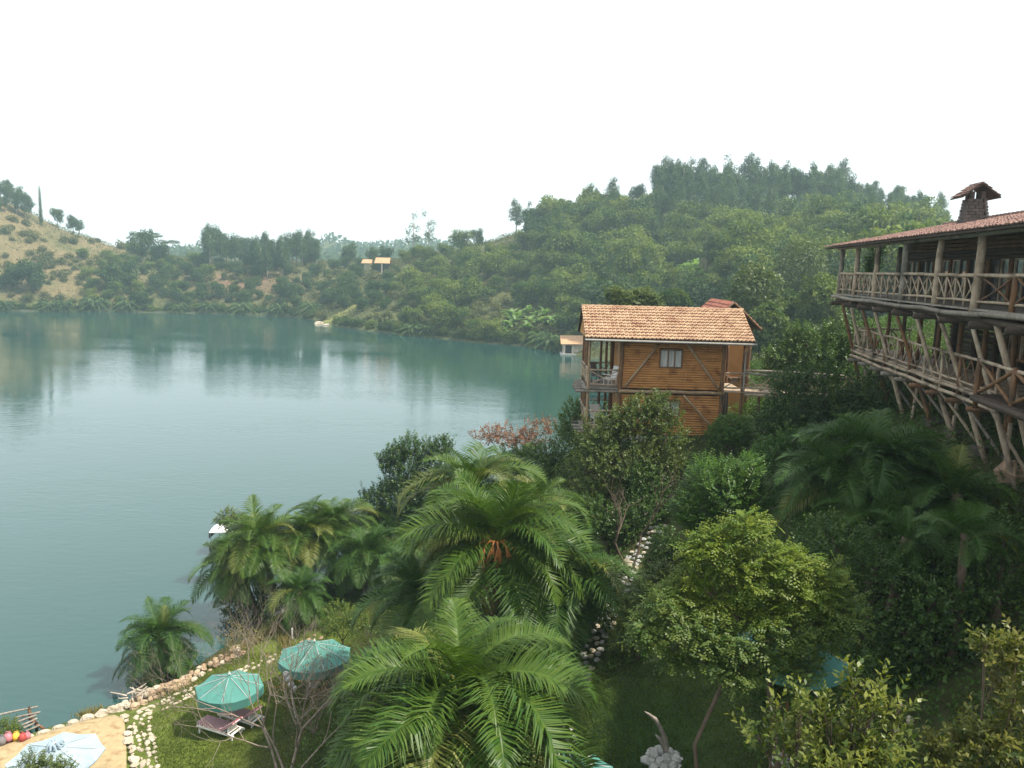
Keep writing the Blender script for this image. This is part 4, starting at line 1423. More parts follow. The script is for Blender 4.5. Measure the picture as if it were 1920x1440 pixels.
palm((575, 1005), 46.5, 3.8, 54, 'shore palm with pale sunlit drooping fronds in the middle of the shore clump', dry=6)
palm((625, 985), 48, 3.9, 52, 'tallest thin shore palm, its crown standing above its shore clump', dry=4)
palm((685, 1040), 45, 3.6, 48, 'dark blue green palm at the right end of the shore clump', mat=LF_PALM_DK, dry=2)
palm((735, 1010), 50, 3.6, 44, 'palm between the shore clump and the leafy waterside bush', mat=LF_PALM_DK)
palm((560, 1110), 42, 2.9, 36, 'low young palm under the shore clump by the dark lawn', mat=LF_PALM_DK)
palm((985, 862), 47, 2.2, 20, 'small pale palm just below the red brown shrub', lo=0, hi=5, dry=4)
palm((1640, 865), 24.5, 3.6, 60, 'wide feathery dark palm below the leaning lodge stilts', mat=LF_PALM_DK, lo=0, hi=9, n=74)
palm((1565, 900), 24, 3.1, 44, 'dark palm hanging over the yellow green tree, left of the wide feathery palm', mat=LF_PALM_DK, n=74)
palm((1690, 885), 25, 2.8, 44, 'dark palm whose fronds reach up to the lodge stilts', mat=LF_PALM_DK, lo=0, hi=7, n=74)
palm((1645, 985), 22, 2.5, 30, 'lowest dark palm in the shade under the wide feathery palm', mat=LF_PALM_DK, hi=9, n=74)
palm((1795, 925), 22.5, 2.5, 34, 'dark palm beneath the nearest lodge stilts with fronds pointing right', mat=LF_PALM_DK, n=74, dry=1)
palm((1810, 1000), 18.5, 1.9, 15, 'young palm with a few upright green fronds in deep shade under the lodge', mat=LF_PALM_DK, lo=0, hi=5, n=74, dry=0, trunk_r=.09)
palm((1700, 1010), 20, 1.9, 22, 'small spreading palm between the lowest dark palm and the young upright palm', mat=LF_PALM_DK, n=74, dry=1)


# ------------------------------------------------------------------ near trees and shrubs
def tree(name, label, cat, spec, Y, mat, style, base_px=None, trunk_r=.12, bark=None, group=None, depth=None, inner=.4, lump=.35, seed=0, bx=None, extra=0, **k):
    blobs = pxblobs(spec, Y, depth)
    B = np.array(blobs)
    w = B[:, 3] * B[:, 5]
    cx, cy = (B[:, 0] * w).sum() / w.sum(), (B[:, 1] * w).sum() / w.sum()
    if bx is not None: cx = float(aty(bx, 1000, Y)[0])
    cz = float(H(float(cx), float(cy)))
    R_ = empty(name, (cx, cy, cz), label, cat, group)
    loc = [(b[0] - cx, b[1] - cy, b[2] - cz, b[3], b[4], b[5]) for b in blobs]
    link('trunk', limbs_mesh('trunk', (0, 0, 0), loc, trunk_r, extra=extra, forkz=k.get('forkz', .35)), R_, bark or BARK)
    if style == 'simple':
        m = crown_simple('crown', loc, k.get('n', 6000), k.get('Ln', .16), k.get('Wd', .08), inner, lump, seed=seed)
    else:
        m = crown_sprigs('crown', loc, k.get('n', 700), k.get('k', 10), k.get('tw', .5), k.get('Ln', .14), k.get('Wd', .06), inner, lump, k.get('upw', .45), style, k.get('droopy', 0.0), k.get('tint', .5), seed)
    link('crown', m, R_, mat)
    return R_


tree('garden_tree', 'wide dark olive tree in front of the log cabin', 'tree',
     [(1205, 790, 62, 36), (1130, 825, 58, 42), (1252, 818, 36, 40), (1185, 865, 100, 52), (1100, 885, 52, 48), (1250, 880, 55, 42), (1236, 748, 20, 16), (1160, 920, 70, 35), (1130, 950, 56, 34), (1215, 955, 50, 30), (1250, 905, 50, 36), (1205, 768, 46, 26), (1155, 792, 44, 28), (1240, 768, 30, 22)], 37, LF_OLIVE, 'spiral', n=2900, k=9, tw=.55, Ln=.17, Wd=.085, trunk_r=.16, tint=.42)
tree('waterside_bush', 'tall leafy waterside bush with pointed shoots above the shore palms', 'bush',
     [(765, 885, 50, 46), (825, 870, 36, 34), (742, 935, 58, 48), (800, 930, 52, 46), (768, 838, 17, 28), (830, 838, 20, 22), (724, 862, 15, 28), (700, 950, 36, 36), (835, 915, 40, 38), (770, 965, 58, 32), (690, 985, 34, 26), (800, 845, 24, 24), (745, 850, 20, 26)], 52, LF_DARK, 'spiral', n=3200, k=9, tw=.6, Ln=.22, Wd=.09, upw=.9, tint=.55)
tree('red_shrub', 'thin red brown leaved shrub with bare grey twigs at the water edge', 'shrub',
     [(960, 818, 56, 22), (1005, 800, 34, 20), (915, 815, 32, 20), (985, 830, 50, 18), (1030, 795, 14, 12)], 54, LF_RED, 'spiral', n=330, k=7, tw=.5, Ln=.22, Wd=.10, inner=.2, bark=BARK_PALE, trunk_r=.09, extra=5)
tree('cabin_bush', 'pale green bush at the foot of the cabin balcony on the lake side', 'bush',
     [(1075, 775, 24, 26), (1066, 806, 28, 32), (1105, 792, 30, 26), (1085, 830, 40, 32)], 45, LF_FRESH, 'spiral', n=750, k=9, tw=.5, Ln=.16, Wd=.07)
tree('round_shrub', 'neat round bright green shrub at the right corner of the log cabin', 'shrub',
     [(1374, 806, 36, 28), (1398, 812, 24, 26), (1350, 815, 24, 26)], 38, LF_BRIGHT, 'spiral', n=750, k=9, tw=.4, Ln=.14, Wd=.07, inner=.6, lump=.2)
tree('bright_bush', 'large bright green bush on the slope left of the dark palms', 'bush',
     [(1345, 905, 66, 48), (1300, 950, 44, 44), (1402, 880, 30, 34), (1370, 965, 56, 36), (1320, 985, 44, 26), (1420, 930, 40, 45)], 25, LF_BRIGHT, 'feather', n=2300, k=10, tw=.42, Ln=.12, Wd=.05, upw=.5)
tree('feathery_tree', 'yellow green feathery tree glowing in sun right of the stone path', 'tree',
     [(1310, 1030, 42, 26), (1352, 1018, 52, 30), (1400, 985, 48, 26), (1470, 1055, 58, 36), (1500, 1105, 58, 42), (1415, 1085, 66, 34), (1300, 1085, 42, 26), (1548, 1090, 36, 46), (1265, 1115, 40, 28), (1350, 1130, 54, 32), (1545, 1150, 44, 36), (1440, 1140, 66, 34), (1380, 1055, 60, 30)], 17, LF_YELLOW, 'feather', n=3000, k=12, tw=.40, Ln=.10, Wd=.045, upw=.25, droopy=.25, bark=BARK, trunk_r=.07, tint=.5, bx=1500, forkz=.7)
tree('pod_tree', 'lower fine leaved tree with hanging dry seed pods by the lawn slope', 'tree',
     [(1280, 1165, 62, 30), (1225, 1195, 42, 34), (1370, 1195, 58, 44), (1440, 1225, 52, 44), (1330, 1235, 58, 30), (1395, 1255, 60, 34), (1240, 1135, 40, 28), (1480, 1180, 60, 40), (1310, 1190, 60, 40), (1535, 1165, 40, 36), (1500, 1250, 50, 36), (1200, 1175, 36, 30), (1265, 1235, 46, 24), (1590, 1150, 36, 40), (1545, 1205, 36, 28), (1500, 1200, 40, 26)], 16.5, LF_FRESH, 'feather', n=2700, k=10, tw=.36, Ln=.095, Wd=.046, droopy=.3, tint=.5, inner=.25, bark=BARK, trunk_r=.05, bx=1356, forkz=.85)
tree('sunlit_tree', 'sunlit leafy tree standing between the log cabin and the lodge', 'tree',
     [(1530, 650, 64, 34), (1592, 625, 50, 32), (1470, 672, 46, 26), (1560, 685, 74, 34), (1490, 705, 66, 28), (1625, 650, 36, 36), (1500, 625, 22, 18)], 50, LF_DARK, 'spiral', n=2300, k=9, tint=.72, tw=.7, Ln=.24, Wd=.10, upw=.6, trunk_r=.18)
tree('shade_bush', 'dark bush under the timber footbridge and beside the lodge corner', 'bush',
     [(1500, 755, 62, 34), (1585, 770, 62, 42), (1450, 795, 38, 44), (1635, 745, 44, 46), (1530, 805, 70, 36), (1480, 715, 34, 24), (1545, 705, 40, 22)], 36, LF_DARK, 'spiral', n=1900, k=9, tw=.5, Ln=.17, Wd=.08)
tree('garden_shrub', 'shaded broad leaved shrub on the dark slope under the lodge', 'shrub',
     [(1750, 1130, 66, 40), (1830, 1105, 46, 30), (1690, 1185, 56, 40), (1800, 1190, 66, 40), (1640, 1165, 30, 30), (1735, 1095, 26, 22), (1700, 1240, 70, 40), (1800, 1260, 70, 40)], 18.5, LF_DARK, 'spiral', n=1300, k=9, tw=.42, Ln=.13, Wd=.065, inner=.25, tint=.6)
tree('glossy_bush', 'nearest glossy yellow green bush with long upright leafy shoots at the bottom edge', 'bush',
     [(1560, 1410, 110, 34), (1460, 1335, 12, 34), (1502, 1318, 13, 40), (1545, 1340, 16, 36), (1600, 1290, 14, 42), (1622, 1330, 26, 30), (1652, 1312, 13, 38), (1688, 1330, 12, 30), (1420, 1375, 38, 13), (1470, 1395, 50, 20), (1640, 1400, 70, 34), (1600, 1450, 130, 40), (1560, 1360, 40, 30)], 9.2, LF_SHINY, 'spiral', n=300, k=13, tw=.60, Ln=.13, Wd=.048, upw=1.5, inner=.1, trunk_r=.05, tint=.42, seed=4, forkz=.6)
tree('bronze_bush', 'bronze tinged glossy bush at the lower right corner', 'bush',
     [(1845, 1205, 12, 28), (1880, 1232, 15, 42), (1908, 1225, 22, 50), (1900, 1310, 40, 40), (1795, 1385, 22, 24), (1850, 1375, 60, 36), (1780, 1420, 60, 24), (1880, 1430, 80, 40), (1750, 1395, 12, 26)], 9.6, LF_RUSTY, 'spiral', n=400, k=10, tw=.36, Ln=.11, Wd=.046, upw=.9, inner=.1, trunk_r=.028, seed=9, forkz=.4)
tree('dark_bush', 'dense dark bush between the red brown shrub and the wide olive tree', 'bush',
     [(1000, 878, 52, 40), (955, 868, 34, 30), (1040, 925, 48, 46), (1030, 850, 34, 26)], 43, LF_DARK, 'spiral', n=1100, k=9, tw=.5, Ln=.17, Wd=.08)
tree('flat_topped_tree', 'flat crowned yellow green tree rising behind the tan cabin roof', 'tree',
     [(1180, 560, 40, 14), (1150, 548, 20, 8), (1205, 552, 24, 9), (1225, 566, 16, 12), (1165, 574, 40, 10)], 82, LF_OLIVE, 'feather', n=800, k=9, tw=.9, Ln=.34, Wd=.14, upw=.2, trunk_r=.2, tint=.8)
tree('roadside_bush', 'low yellowish bush on the shore left of the sandy beach', 'bush',
     [(14, 1362, 22, 14), (2, 1372, 20, 14), (28, 1370, 12, 9)], 32.6, LF_FRESH, 'spiral', n=260, k=8, tw=.3, Ln=.10, Wd=.045, tint=.75, trunk_r=.04)
tree('small_plant', 'small leafy tree top poking up in front of the pale beach parasol', 'plant',
     [(62, 1424, 20, 14), (90, 1432, 22, 12), (122, 1436, 14, 10), (45, 1440, 20, 12)], 23, LF_OLIVE, 'feather', n=260, k=10, tw=.3, Ln=.09, Wd=.04, tint=.7, trunk_r=.05)
tree('shore_tree', 'small leafy treetop above the boat canopy at the left of the shore palms', 'tree',
     [(432, 968, 26, 11), (448, 985, 26, 12), (420, 980, 14, 8), (460, 1002, 20, 12)], 50, LF_OLIVE, 'feather', n=330, k=9, tw=.6, Ln=.2, Wd=.09, tint=.6, trunk_r=.07)
tree('shore_bush', 'dark bush at the waterline under the lone shore palm', 'bush',
     [(310, 1262, 34, 26), (285, 1272, 20, 18), (338, 1255, 22, 22)], 37.4, LF_OLIVE, 'spiral', n=480, k=8, tw=.4, Ln=.15, Wd=.06, tint=.2, trunk_r=.05)
tree('shore_bush', 'dark bush filling the shade below the left shore palms', 'bush',
     [(470, 1150, 44, 34), (510, 1120, 40, 34), (440, 1130, 30, 30)], 45, LF_DARK, 'spiral', n=700, k=8, tw=.5, Ln=.18, Wd=.08, tint=.25, trunk_r=.06)
tree('shore_bush', 'dark bush below the pale fronds in the middle of the shore clump', 'bush',
     [(585, 1125, 46, 36), (640, 1100, 44, 36), (700, 1110, 40, 36)], 46.5, LF_DARK, 'spiral', n=800, k=8, tw=.5, Ln=.18, Wd=.08, tint=.25, trunk_r=.06)
tree('lawn_shrub', 'dark leafy shrub on the lawn slope between the glossy bush and the shaded parasol', 'shrub',
     [(1470, 1270, 46, 30), (1530, 1265, 46, 30), (1590, 1240, 40, 36), (1440, 1300, 30, 20)], 17.5, LF_DARK, 'spiral', n=620, k=9, tw=.36, Ln=.11, Wd=.055, tint=.4, trunk_r=.05)
tree('path_bush', 'fresh green bush leaning over the left edge of the stone path', 'bush',
     [(1110, 1110, 40, 34), (1080, 1150, 40, 34), (1130, 1075, 30, 24), (1060, 1200, 40, 30)], 27.5, LF_DARK, 'spiral', n=800, k=8, tw=.4, Ln=.13, Wd=.065, tint=.6, trunk_r=.05)
tree('path_bush', 'yellowish thin leaved bush on the right side of the stone path', 'bush',
     [(1215, 1110, 34, 28), (1190, 1150, 36, 32), (1240, 1075, 30, 22), (1175, 1195, 34, 30)], 25, LF_OLIVE, 'feather', n=800, k=9, tw=.38, Ln=.12, Wd=.05, tint=.75, trunk_r=.05)
tree('slope_bush', 'dark green bush filling the slope left of the bright green bush', 'bush',
     [(1210, 900, 44, 34), (1250, 930, 44, 36), (1190, 945, 40, 26)], 35.5, LF_DARK, 'spiral', n=800, k=8, tw=.45, Ln=.15, Wd=.075, tint=.55, trunk_r=.05)
tree('slope_bush', 'mid green bush between the round shrub and the dark palms', 'bush',
     [(1450, 850, 40, 34), (1490, 830, 40, 30), (1420, 870, 30, 26)], 33, LF_BRIGHT, 'spiral', n=700, k=8, tw=.42, Ln=.14, Wd=.07, tint=.3, trunk_r=.05)
tree('slope_bush', 'dark bush on the shaded bank below the young upright palm', 'bush',
     [(1790, 1070, 50, 34), (1740, 1050, 40, 30), (1850, 1090, 50, 36), (1900, 1150, 50, 44)], 20, LF_DARK, 'spiral', n=1000, k=8, tw=.4, Ln=.13, Wd=.065, tint=.45, trunk_r=.05)
tree('low_hedge', 'flowering green shrub beside the stone path above the lawn', 'shrub',
     [(640, 1150, 34, 24), (670, 1165, 26, 20), (615, 1175, 26, 16)], 38, LF_FRESH, 'spiral', n=420, k=8, tw=.35, Ln=.12, Wd=.055, trunk_r=.05)
tree('slope_bush', 'dark green bush on the slope behind the gnarled dry branches', 'bush',
     [(1110, 965, 50, 36), (1160, 985, 44, 34), (1075, 1000, 36, 36), (1215, 960, 46, 30)], 34, LF_DARK, 'spiral', n=900, k=8, tw=.45, Ln=.15, Wd=.07)
tree('slope_bush', 'dark bush between the stone path and the feathery yellow tree', 'bush',
     [(1250, 1020, 34, 28), (1225, 1060, 26, 30), (1270, 1060, 36, 30)], 29, LF_DARK, 'spiral', n=500, k=8, tw=.38, Ln=.13, Wd=.06)
tree('hillside_tree', 'dark tree in the shadows directly under the wide feathery palm', 'tree',
     [(1560, 1010, 60, 50), (1640, 1060, 60, 50), (1720, 1075, 40, 36), (1590, 1130, 46, 40)], 19.5, LF_DARK, 'spiral', n=850, k=8, tw=.36, Ln=.11, Wd=.05, tint=.3, inner=.2)
tree('corner_bush', 'dark bush on the shaded bank at the right edge below the lodge stilts', 'bush',
     [(1880, 1000, 50, 40), (1900, 1060, 50, 40), (1850, 1040, 30, 30)], 19, LF_DARK, 'spiral', n=480, k=8, tw=.36, Ln=.11, Wd=.05, tint=.2, inner=.2)
tree('veranda_plant', 'leafy potted tree at the far end of the upper lodge veranda', 'plant',
     [(1640, 485, 14, 22), (1632, 500, 12, 12), (1648, 465, 10, 12)], 41.5, LF_DARK, 'spiral', n=160, k=8, tw=.3, Ln=.16, Wd=.07, trunk_r=.04)
for i, (px, py, rx, ry, Y, lab) in enumerate([
    (1412, 545, 44, 46, 118, 'big rounded hazy tree on the slope just right of the red cabin roof'),
    (1440, 615, 34, 40, 105, 'rounded dark tree directly behind the cabin porch'),
    (1502, 500, 50, 44, 150, 'broad rounded tree on the hillside left of the lodge veranda'),
    (1540, 560, 36, 40, 120, 'olive tinted tree beside the far corner of the lodge deck'),
    (1350, 590, 26, 22, 95, 'low rounded tree seen just above the tan cabin roof near the red gable'),
    (1470, 585, 30, 36, 125, 'narrow hazy tree between two rounded trees behind the cabin'),
    (1600, 545, 40, 40, 140, 'hazy tree seen through the end posts of the lodge veranda'),
    (1260, 560, 30, 14, 130, 'low bushy tree right of the flat crowned tree')]):
    tree('rounded_tree', lab, 'tree', [(px, py, rx, ry), (px - rx * .6, py + ry * .5, rx * .6, ry * .6), (px + rx * .6, py + ry * .6, rx * .6, ry * .6), (px + rx * .1, py - ry * .55, rx * .6, ry * .5)],
         Y, LF_FAR if i % 2 else LF_OLIVE, 'simple', n=5200, Ln=.55, Wd=.30, trunk_r=.25, inner=.5, lump=.3, seed=i)


# ---- leafless trees
def bare_tree(name, label, base, aim, r0, seed, mat, depth=5, spread=.75, leaves=0, leafmat_=None, first=None):
    rs = random.Random(seed)
    R_ = empty(name, tuple(base), label, 'tree')
    m = MB(); tw = MB(); tips = []
    def grow(p, d, L, r, lev):
        n = 3
        pts = [p]; rad = [r]
        q = p.copy(); dd = d.copy()
        for i in range(n):
            dd = (dd + Vector((rs.uniform(-1, 1), rs.uniform(-1, 1), rs.uniform(-.6, .8))) * .22).normalized()
            q = q + dd * (L / n); pts.append(q.copy()); rad.append(r * (1 - .38 * (i + 1) / n))
        (m if lev > 2 else tw).tube(pts, rad, 6 if lev > 2 else 4, False)
        tips.append(q.copy())
        if lev <= 0: return
        for i in range(rs.choice((2, 3, 3))):
            nd = (dd + Vector((rs.uniform(-1, 1), rs.uniform(-1, 1), rs.uniform(-.5, .9))) * spread).normalized()
            st = pts[-1] if i < 2 else pts[-2]
            grow(st, nd, L * rs.uniform(.62, .85), r * rs.uniform(.5, .66), lev - 1)
    for a in aim:
        v = Vector(a[:3])
        grow(Vector((0, 0, 0)), v.normalized(), v.length, r0 * a[3], depth)
    m.build('trunk', mat, R_, smooth=True)
    tw.build('twigs', mat, R_)
    if leaves:
        T = np.array([tuple(rs.choice(tips)) for _ in range(leaves)]) + rng.normal(0, .08, (leaves, 3))
        V, F = leaf_arrays(T, rdir(leaves), rdir(leaves), rng.uniform(.05, .10, leaves), rng.uniform(.025, .05, leaves))
        link('leaves', np_mesh('leaves', V, F, tint=np.repeat(rng.random(leaves), 4)), R_, leafmat_)
    return R_


b = hit(560, 1425)
bare_tree('bare_tree', 'sprawling leafless grey tree with fine twigs over the striped loungers', (b[0], b[1] - 1.5, b[2] - .1), [(-1.6, .6, 1.5, .8), (.1, .6, 1.9, 1.0), (-.8, 1.0, 1.9, .7), (.9, .9, 1.5, .6)], .075, 5, TWIG, 6, .8, 420, LF_YELLOW)
b = hit(590, 1375)
bare_tree('dry_bush', 'tangled brown leafless bush in front of the second turquoise parasol', (b[0], b[1], b[2] - .1), [(-.4, .3, 1.0, 1), (.3, .3, 1.1, .9), (.1, -.2, 1.1, .8), (-.5, 0, .8, .7)], .05, 12, TWIG, 6, .9, 900, LF_DRY)
b = hit(1185, 1075)
bare_tree('dead_branches', 'gnarled dark dead branches arching over the stone path', (b[0], b[1], b[2] - .1), [(-.7, .2, 1.3, 1), (.5, .5, 1.5, .8)], .07, 21, BARK, 4, .8)
b = hit(450, 1235)
bare_tree('dry_bush', 'small tawny dry bush behind the first turquoise parasol at the shore wall', (b[0], b[1], b[2] - .1), [(-.4, .3, .5, 1), (.4, .2, .5, .9), (0, -.2, .6, .8)], .03, 33, TWIG, 4, .9, 900, LF_DRYGRASS)


# ------------------------------------------------------------------ undergrowth and grass near the camera
def scatter_near():
    n = 46000
    X = rng.uniform(-13, 34, n); Y = rng.uniform(8, 95, n)
    Z = H(X, Y)
    px, py = proj(np.stack([X, Y, Z], -1))
    keep = (Z > 1.8) & (px > -50) & (px < 1990) & (py < 1500)
    lawn = np.exp(-(((X - 3.6) / 3.0) ** 2 + ((Y - 20.5) / 4.6) ** 2)) > .42
    keep &= ~lawn
    keep &= ~((np.abs(px - np.interp(py, [980, 1060, 1110, 1180, 1260, 1300], [1240, 1190, 1170, 1135, 1105, 1080])) < 22) & (py > 970) & (py < 1300))
    keep &= ~((X > 3.3) & (X < 13) & (Y > 41.4) & (Y < 46.5))
    keep &= ~((X < -6.5) & (Z < 2.3) & (Y < 50))
    keep &= vnoise(X / 2.2, Y / 2.2, 77) > .12
    X, Y, Z = X[keep], Y[keep], Z[keep]
    k = 7; m = len(X)
    hgt = .35 + .6 * vnoise(X / 3, Y / 3, 78)
    P = np.repeat(np.stack([X, Y, Z], -1), k, 0) + rng.normal(0, .22, (m * k, 3)) * np.array([1, 1, 0])
    P[:, 2] += rng.random(m * k) ** .8 * np.repeat(hgt, k)
    D = unit(rdir(m * k) + np.array([0, 0, .5])); N_ = unit(rdir(m * k) * .7 + np.array([0, 0, .8]))
    sz = rng.uniform(.09, .20, m * k)
    V, F = leaf_arrays(P, D, N_, sz, sz * .5)
    t = np.clip(np.repeat(vnoise(X / 4, Y / 4, 79), k) + rng.normal(0, .18, m * k), 0, 1)
    o = link('undergrowth', np_mesh('undergrowth', V, F, tint=np.repeat(t, 4)), None, LF_UNDER); o['kind'] = 'stuff'


scatter_near()


def grass():
    n = 110000
    X = np.concatenate([rng.uniform(-16.5, -5, n), rng.uniform(-1, 9, n // 2)]); Y = np.concatenate([rng.uniform(25, 46, n), rng.uniform(14, 29, n // 2)])
    Z = H(X, Y)
    px, py = proj(np.stack([X, Y, Z], -1))
    edge = np.interp(py, [1330, 1360, 1400, 1440], [300, 262, 268, 300])
    keep = (Z > .7) & (px < 1990) & (py < 1470) & ((X > 0) | ((px > edge) & (py > 1225)) | (px > 520))
    X, Y, Z = X[keep], Y[keep], Z[keep]; m = len(X)
    P = np.stack([X, Y, Z - .01], -1)
    D = unit(rng.normal(0, .45, (m, 3)) + np.array([0, 0, 1.0])); N_ = rdir(m)
    V, F = leaf_arrays(P, D, N_, rng.uniform(.05, .12, m), .022)
    t = np.clip(vnoise(X / 1.6, Y / 1.6, 80) + rng.normal(0, .2, m), 0, 1)
    o = link('lawn_grass', np_mesh('lawn_grass', V, F, tint=np.repeat(t, 4)), None, LF_GRASS); o['kind'] = 'stuff'
    # tawny tufts along the shore wall and the beach edge
    pts = []
    for a, b_, cnt in (((150, 1340), (190, 1330), 380), ((395, 1250), (440, 1235), 500), ((450, 1228), (520, 1190), 700), ((380, 1300), (300, 1320), 120), ((520, 1200), (560, 1260), 500)):
        for i in range(cnt):
            u = random.random(); q = atz(a[0] + (b_[0] - a[0]) * u + random.gauss(0, 6), a[1] + (b_[1] - a[1]) * u + random.gauss(0, 4), .6)
            pts.append((q[0], q[1], max(float(H(float(q[0]), float(q[1]))), 0)))
    P = np.array(pts); m = len(P)
    D = unit(rng.normal(0, .4, (m, 3)) + np.array([0, 0, 1.0]))
    V, F = leaf_arrays(P, D, rdir(m), rng.uniform(.2, .55, m), .03, droop=.25)
    o = link('dry_grass', np_mesh('dry_grass', V, F, tint=np.repeat(rng.random(m), 4)), None, LF_DRYGRASS); o['kind'] = 'stuff'


grass()
# ------------------------------------------------------------------ far vegetation: prototypes, then copies
def proto(name, crown_list, trunk_mesh, mat, bark):
    """returns (crown meshes, trunk mesh) with materials set, shared by every copy"""
    for c in crown_list: c.materials.append(mat)
    if trunk_mesh: trunk_mesh.materials.append(bark)
    return crown_list, trunk_mesh


def put(name, P, loc, sc, label, cat, group, sz=None, rz=None, crown='crown'):
    crowns, tm = P
    R_ = empty(name, tuple(loc), label, cat, group, rz if rz is not None else random.uniform(0, 6.28))
    R_.scale = (sc, sc, sz or sc)
    o = bpy.data.objects.new(crown, random.choice(crowns)); COL.objects.link(o); o.parent = R_
    if tm:
        t = bpy.data.objects.new('trunk', tm); COL.objects.link(t); t.parent = R_
    return R_


def trunk(h, r, bend=.3):
    m = MB(); m.tube([(0, 0, -.8), (bend * .3, 0, h * .4), (bend, bend * .5, h)], [r, r * .75, r * .3], 6)
    for i in range(5):
        a = random.uniform(0, 6.28); z = h * random.uniform(.35, .8)
        m.tube([(bend * .4, 0, z), (math.cos(a) * h * .13, math.sin(a) * h * .13, z + h * .13)], [r * .35, r * .1], 4)
    return m.mesh('trunk', True)


EUC = []
for v in range(5):
    bl = []
    for i in range(9):
        z = 5 + i * 1.0 + random.uniform(-.4, .4)
        w = (2.5 - abs(i - 3.6) * .30) * random.uniform(.65, 1.1)
        a = random.uniform(0, 6.28); off = random.uniform(.3, 1.7)
        bl.append((math.cos(a) * off, math.sin(a) * off, z, w, w, random.uniform(.9, 1.5)))
    EUC.append(crown_simple('crown', bl, 2300, .62, .26, .3, .4, seed=v))
EUC = proto('eucalyptus', EUC, trunk(12, .26), LF_EUC, BARK_PALE)
AIRY = []
for v in range(2):
    bl = []
    for i in range(8):
        a = random.uniform(0, 6.28); off = random.uniform(.6, 2.2); z = random.uniform(5, 12)
        bl.append((math.cos(a) * off, math.sin(a) * off, z, .9, .9, 1.2))
    AIRY.append(crown_simple('crown', bl, 520, .6, .22, .1, .5, seed=v + 9))
AIRY = proto('airy', AIRY, trunk(12, .2), LF_EUC, BARK_PALE)
BRD = []
for v in range(6):
    bl = [(0, 0, 3.0, 1.9, 1.9, 1.7)]
    for i in range(8):
        a = random.uniform(0, 6.28); off = random.uniform(1.0, 2.0); z = random.uniform(1.6, 4.6)
        w = random.uniform(.9, 1.5)
        bl.append((math.cos(a) * off, math.sin(a) * off, z, w, w, w * .8))
    BRD.append(crown_simple('crown', bl, 2300, .46, .25, .5, .35, seed=v + 20))
BRDF = proto('broadleaf', BRD, trunk(3.4, .2), LF_FAR, BARK)
BRD2 = proto('broadleaf', [c.copy() for c in BRD], trunk(3.4, .2), LF_FARDK, BARK)
for c in BRD2[0]:
    c.materials.clear(); c.materials.append(LF_FARDK)
BSH = []
for v in range(5):
    bl = []
    for i in range(5):
        a = random.uniform(0, 6.28); off = random.uniform(.2, .9)
        bl.append((math.cos(a) * off, math.sin(a) * off, random.uniform(.4, 1.2), .8, .8, .7))
    BSH.append(crown_simple('crown', bl, 420, .42, .22, .4, .35, seed=v + 40))
BSHF = proto('bush', BSH, None, LF_SCRUB, None)
bl = [(0, 0, 1.0 + i * .9, .75 - i * .03 if i < 12 else .3, .75 - i * .03, .8) for i in range(15)]
CYP = proto('cypress', [crown_simple('crown', bl, 1600, .45, .2, .5, .2)], trunk(12, .2, .05), LF_FARDK, BARK)
bl = []
for i in range(14):
    a = i * 2.4; off = 1.1 + 3.2 * (i / 14) ** .6
    bl.append((math.cos(a) * off, math.sin(a) * off, 8.2 + random.uniform(-.5, .9) - .12 * off, 1.5, 1.5, .28))
ACA = proto('acacia', [crown_simple('crown', bl, 1500, .5, .22, .2, .3, up=1.5)], trunk(8.2, .25, .6), LF_FARDK, BARK)

# far palms and bananas: leaf crowns from frond shapes
def far_palm_crown(seed):
    r = random.Random(seed)
    Vs, Fs, ts = [], [], []
    b = 0
    for i in range(30):
        az = i * 2.4; e0 = math.radians(75 - i * 3.2); L = r.uniform(.8, 1.1)
        for j in range(9):
            u = (j + .6) / 9
            an = e0 - 1.5 * u * .6
            rad = L * (math.cos(e0) * u + .18 * u); z = L * (math.sin(e0) * u - .62 * u * u)
            for sg in (-1, 1):
                p = np.array([math.cos(az) * rad, math.sin(az) * rad, z])
                d = np.array([math.cos(az + sg * .9), math.sin(az + sg * .9), -.55])
                V, F = leaf_arrays(p[None], d[None], np.array([[0, 0, 1.0]]), .26 * L, .085)
                Vs.append(V); Fs.append(F + b); b += 4; ts += [r.random()] * 4
    return np_mesh('crown', np.concatenate(Vs), np.concatenate(Fs), tint=np.array(ts))


FPALM = proto('palm', [far_palm_crown(i) for i in range(3)], None, LF_FARDK, None)


def banana_crown(seed):
    r = random.Random(seed)
    Vs, Fs, ts = [], [], []; b = 0
    for i in range(9):
        az = i * 2.4 + r.uniform(-.3, .3); e = math.radians(r.uniform(25, 78)); L = r.uniform(1.6, 2.6)
        px_, pz = 0.0, 1.7; an = e
        rows = []
        for j in range(6):
            u = j / 5
            w = .34 * math.sin(min(u * 1.02 + .06, 1) * math.pi) ** .6 + .02
            c = np.array([math.cos(az) * px_, math.sin(az) * px_, pz]); s = np.array([-math.sin(az), math.cos(az), 0])
            rows += [c - s * w + np.array([0, 0, .08]), c, c + s * w + np.array([0, 0, .08])]
            px_ += math.cos(an) * L / 5; pz += math.sin(an) * L / 5; an -= .33
        Vs.append(np.array(rows))
        for j in range(5):
            for k in (0, 1):
                Fs.append([b + j * 3 + k, b + j * 3 + k + 1, b + j * 3 + k + 4, b + j * 3 + k + 3])
        b += 18; ts += [r.random()] * 18
    return np_mesh('leaves', np.concatenate(Vs), np.array(Fs), tint=np.array(ts))


mtb = MB(); mtb.tube([(0, 0, -.4), (0, 0, 1.9)], [.16, .10], 6)
BAN = proto('banana', [banana_crown(i) for i in range(3)], mtb.mesh('stem', True), LF_BANANA, surf('banana_stem', (.16, .17, .06), (.10, .09, .04), 4, .7, .2))


def gz(x, y): return float(H(float(x), float(y)))


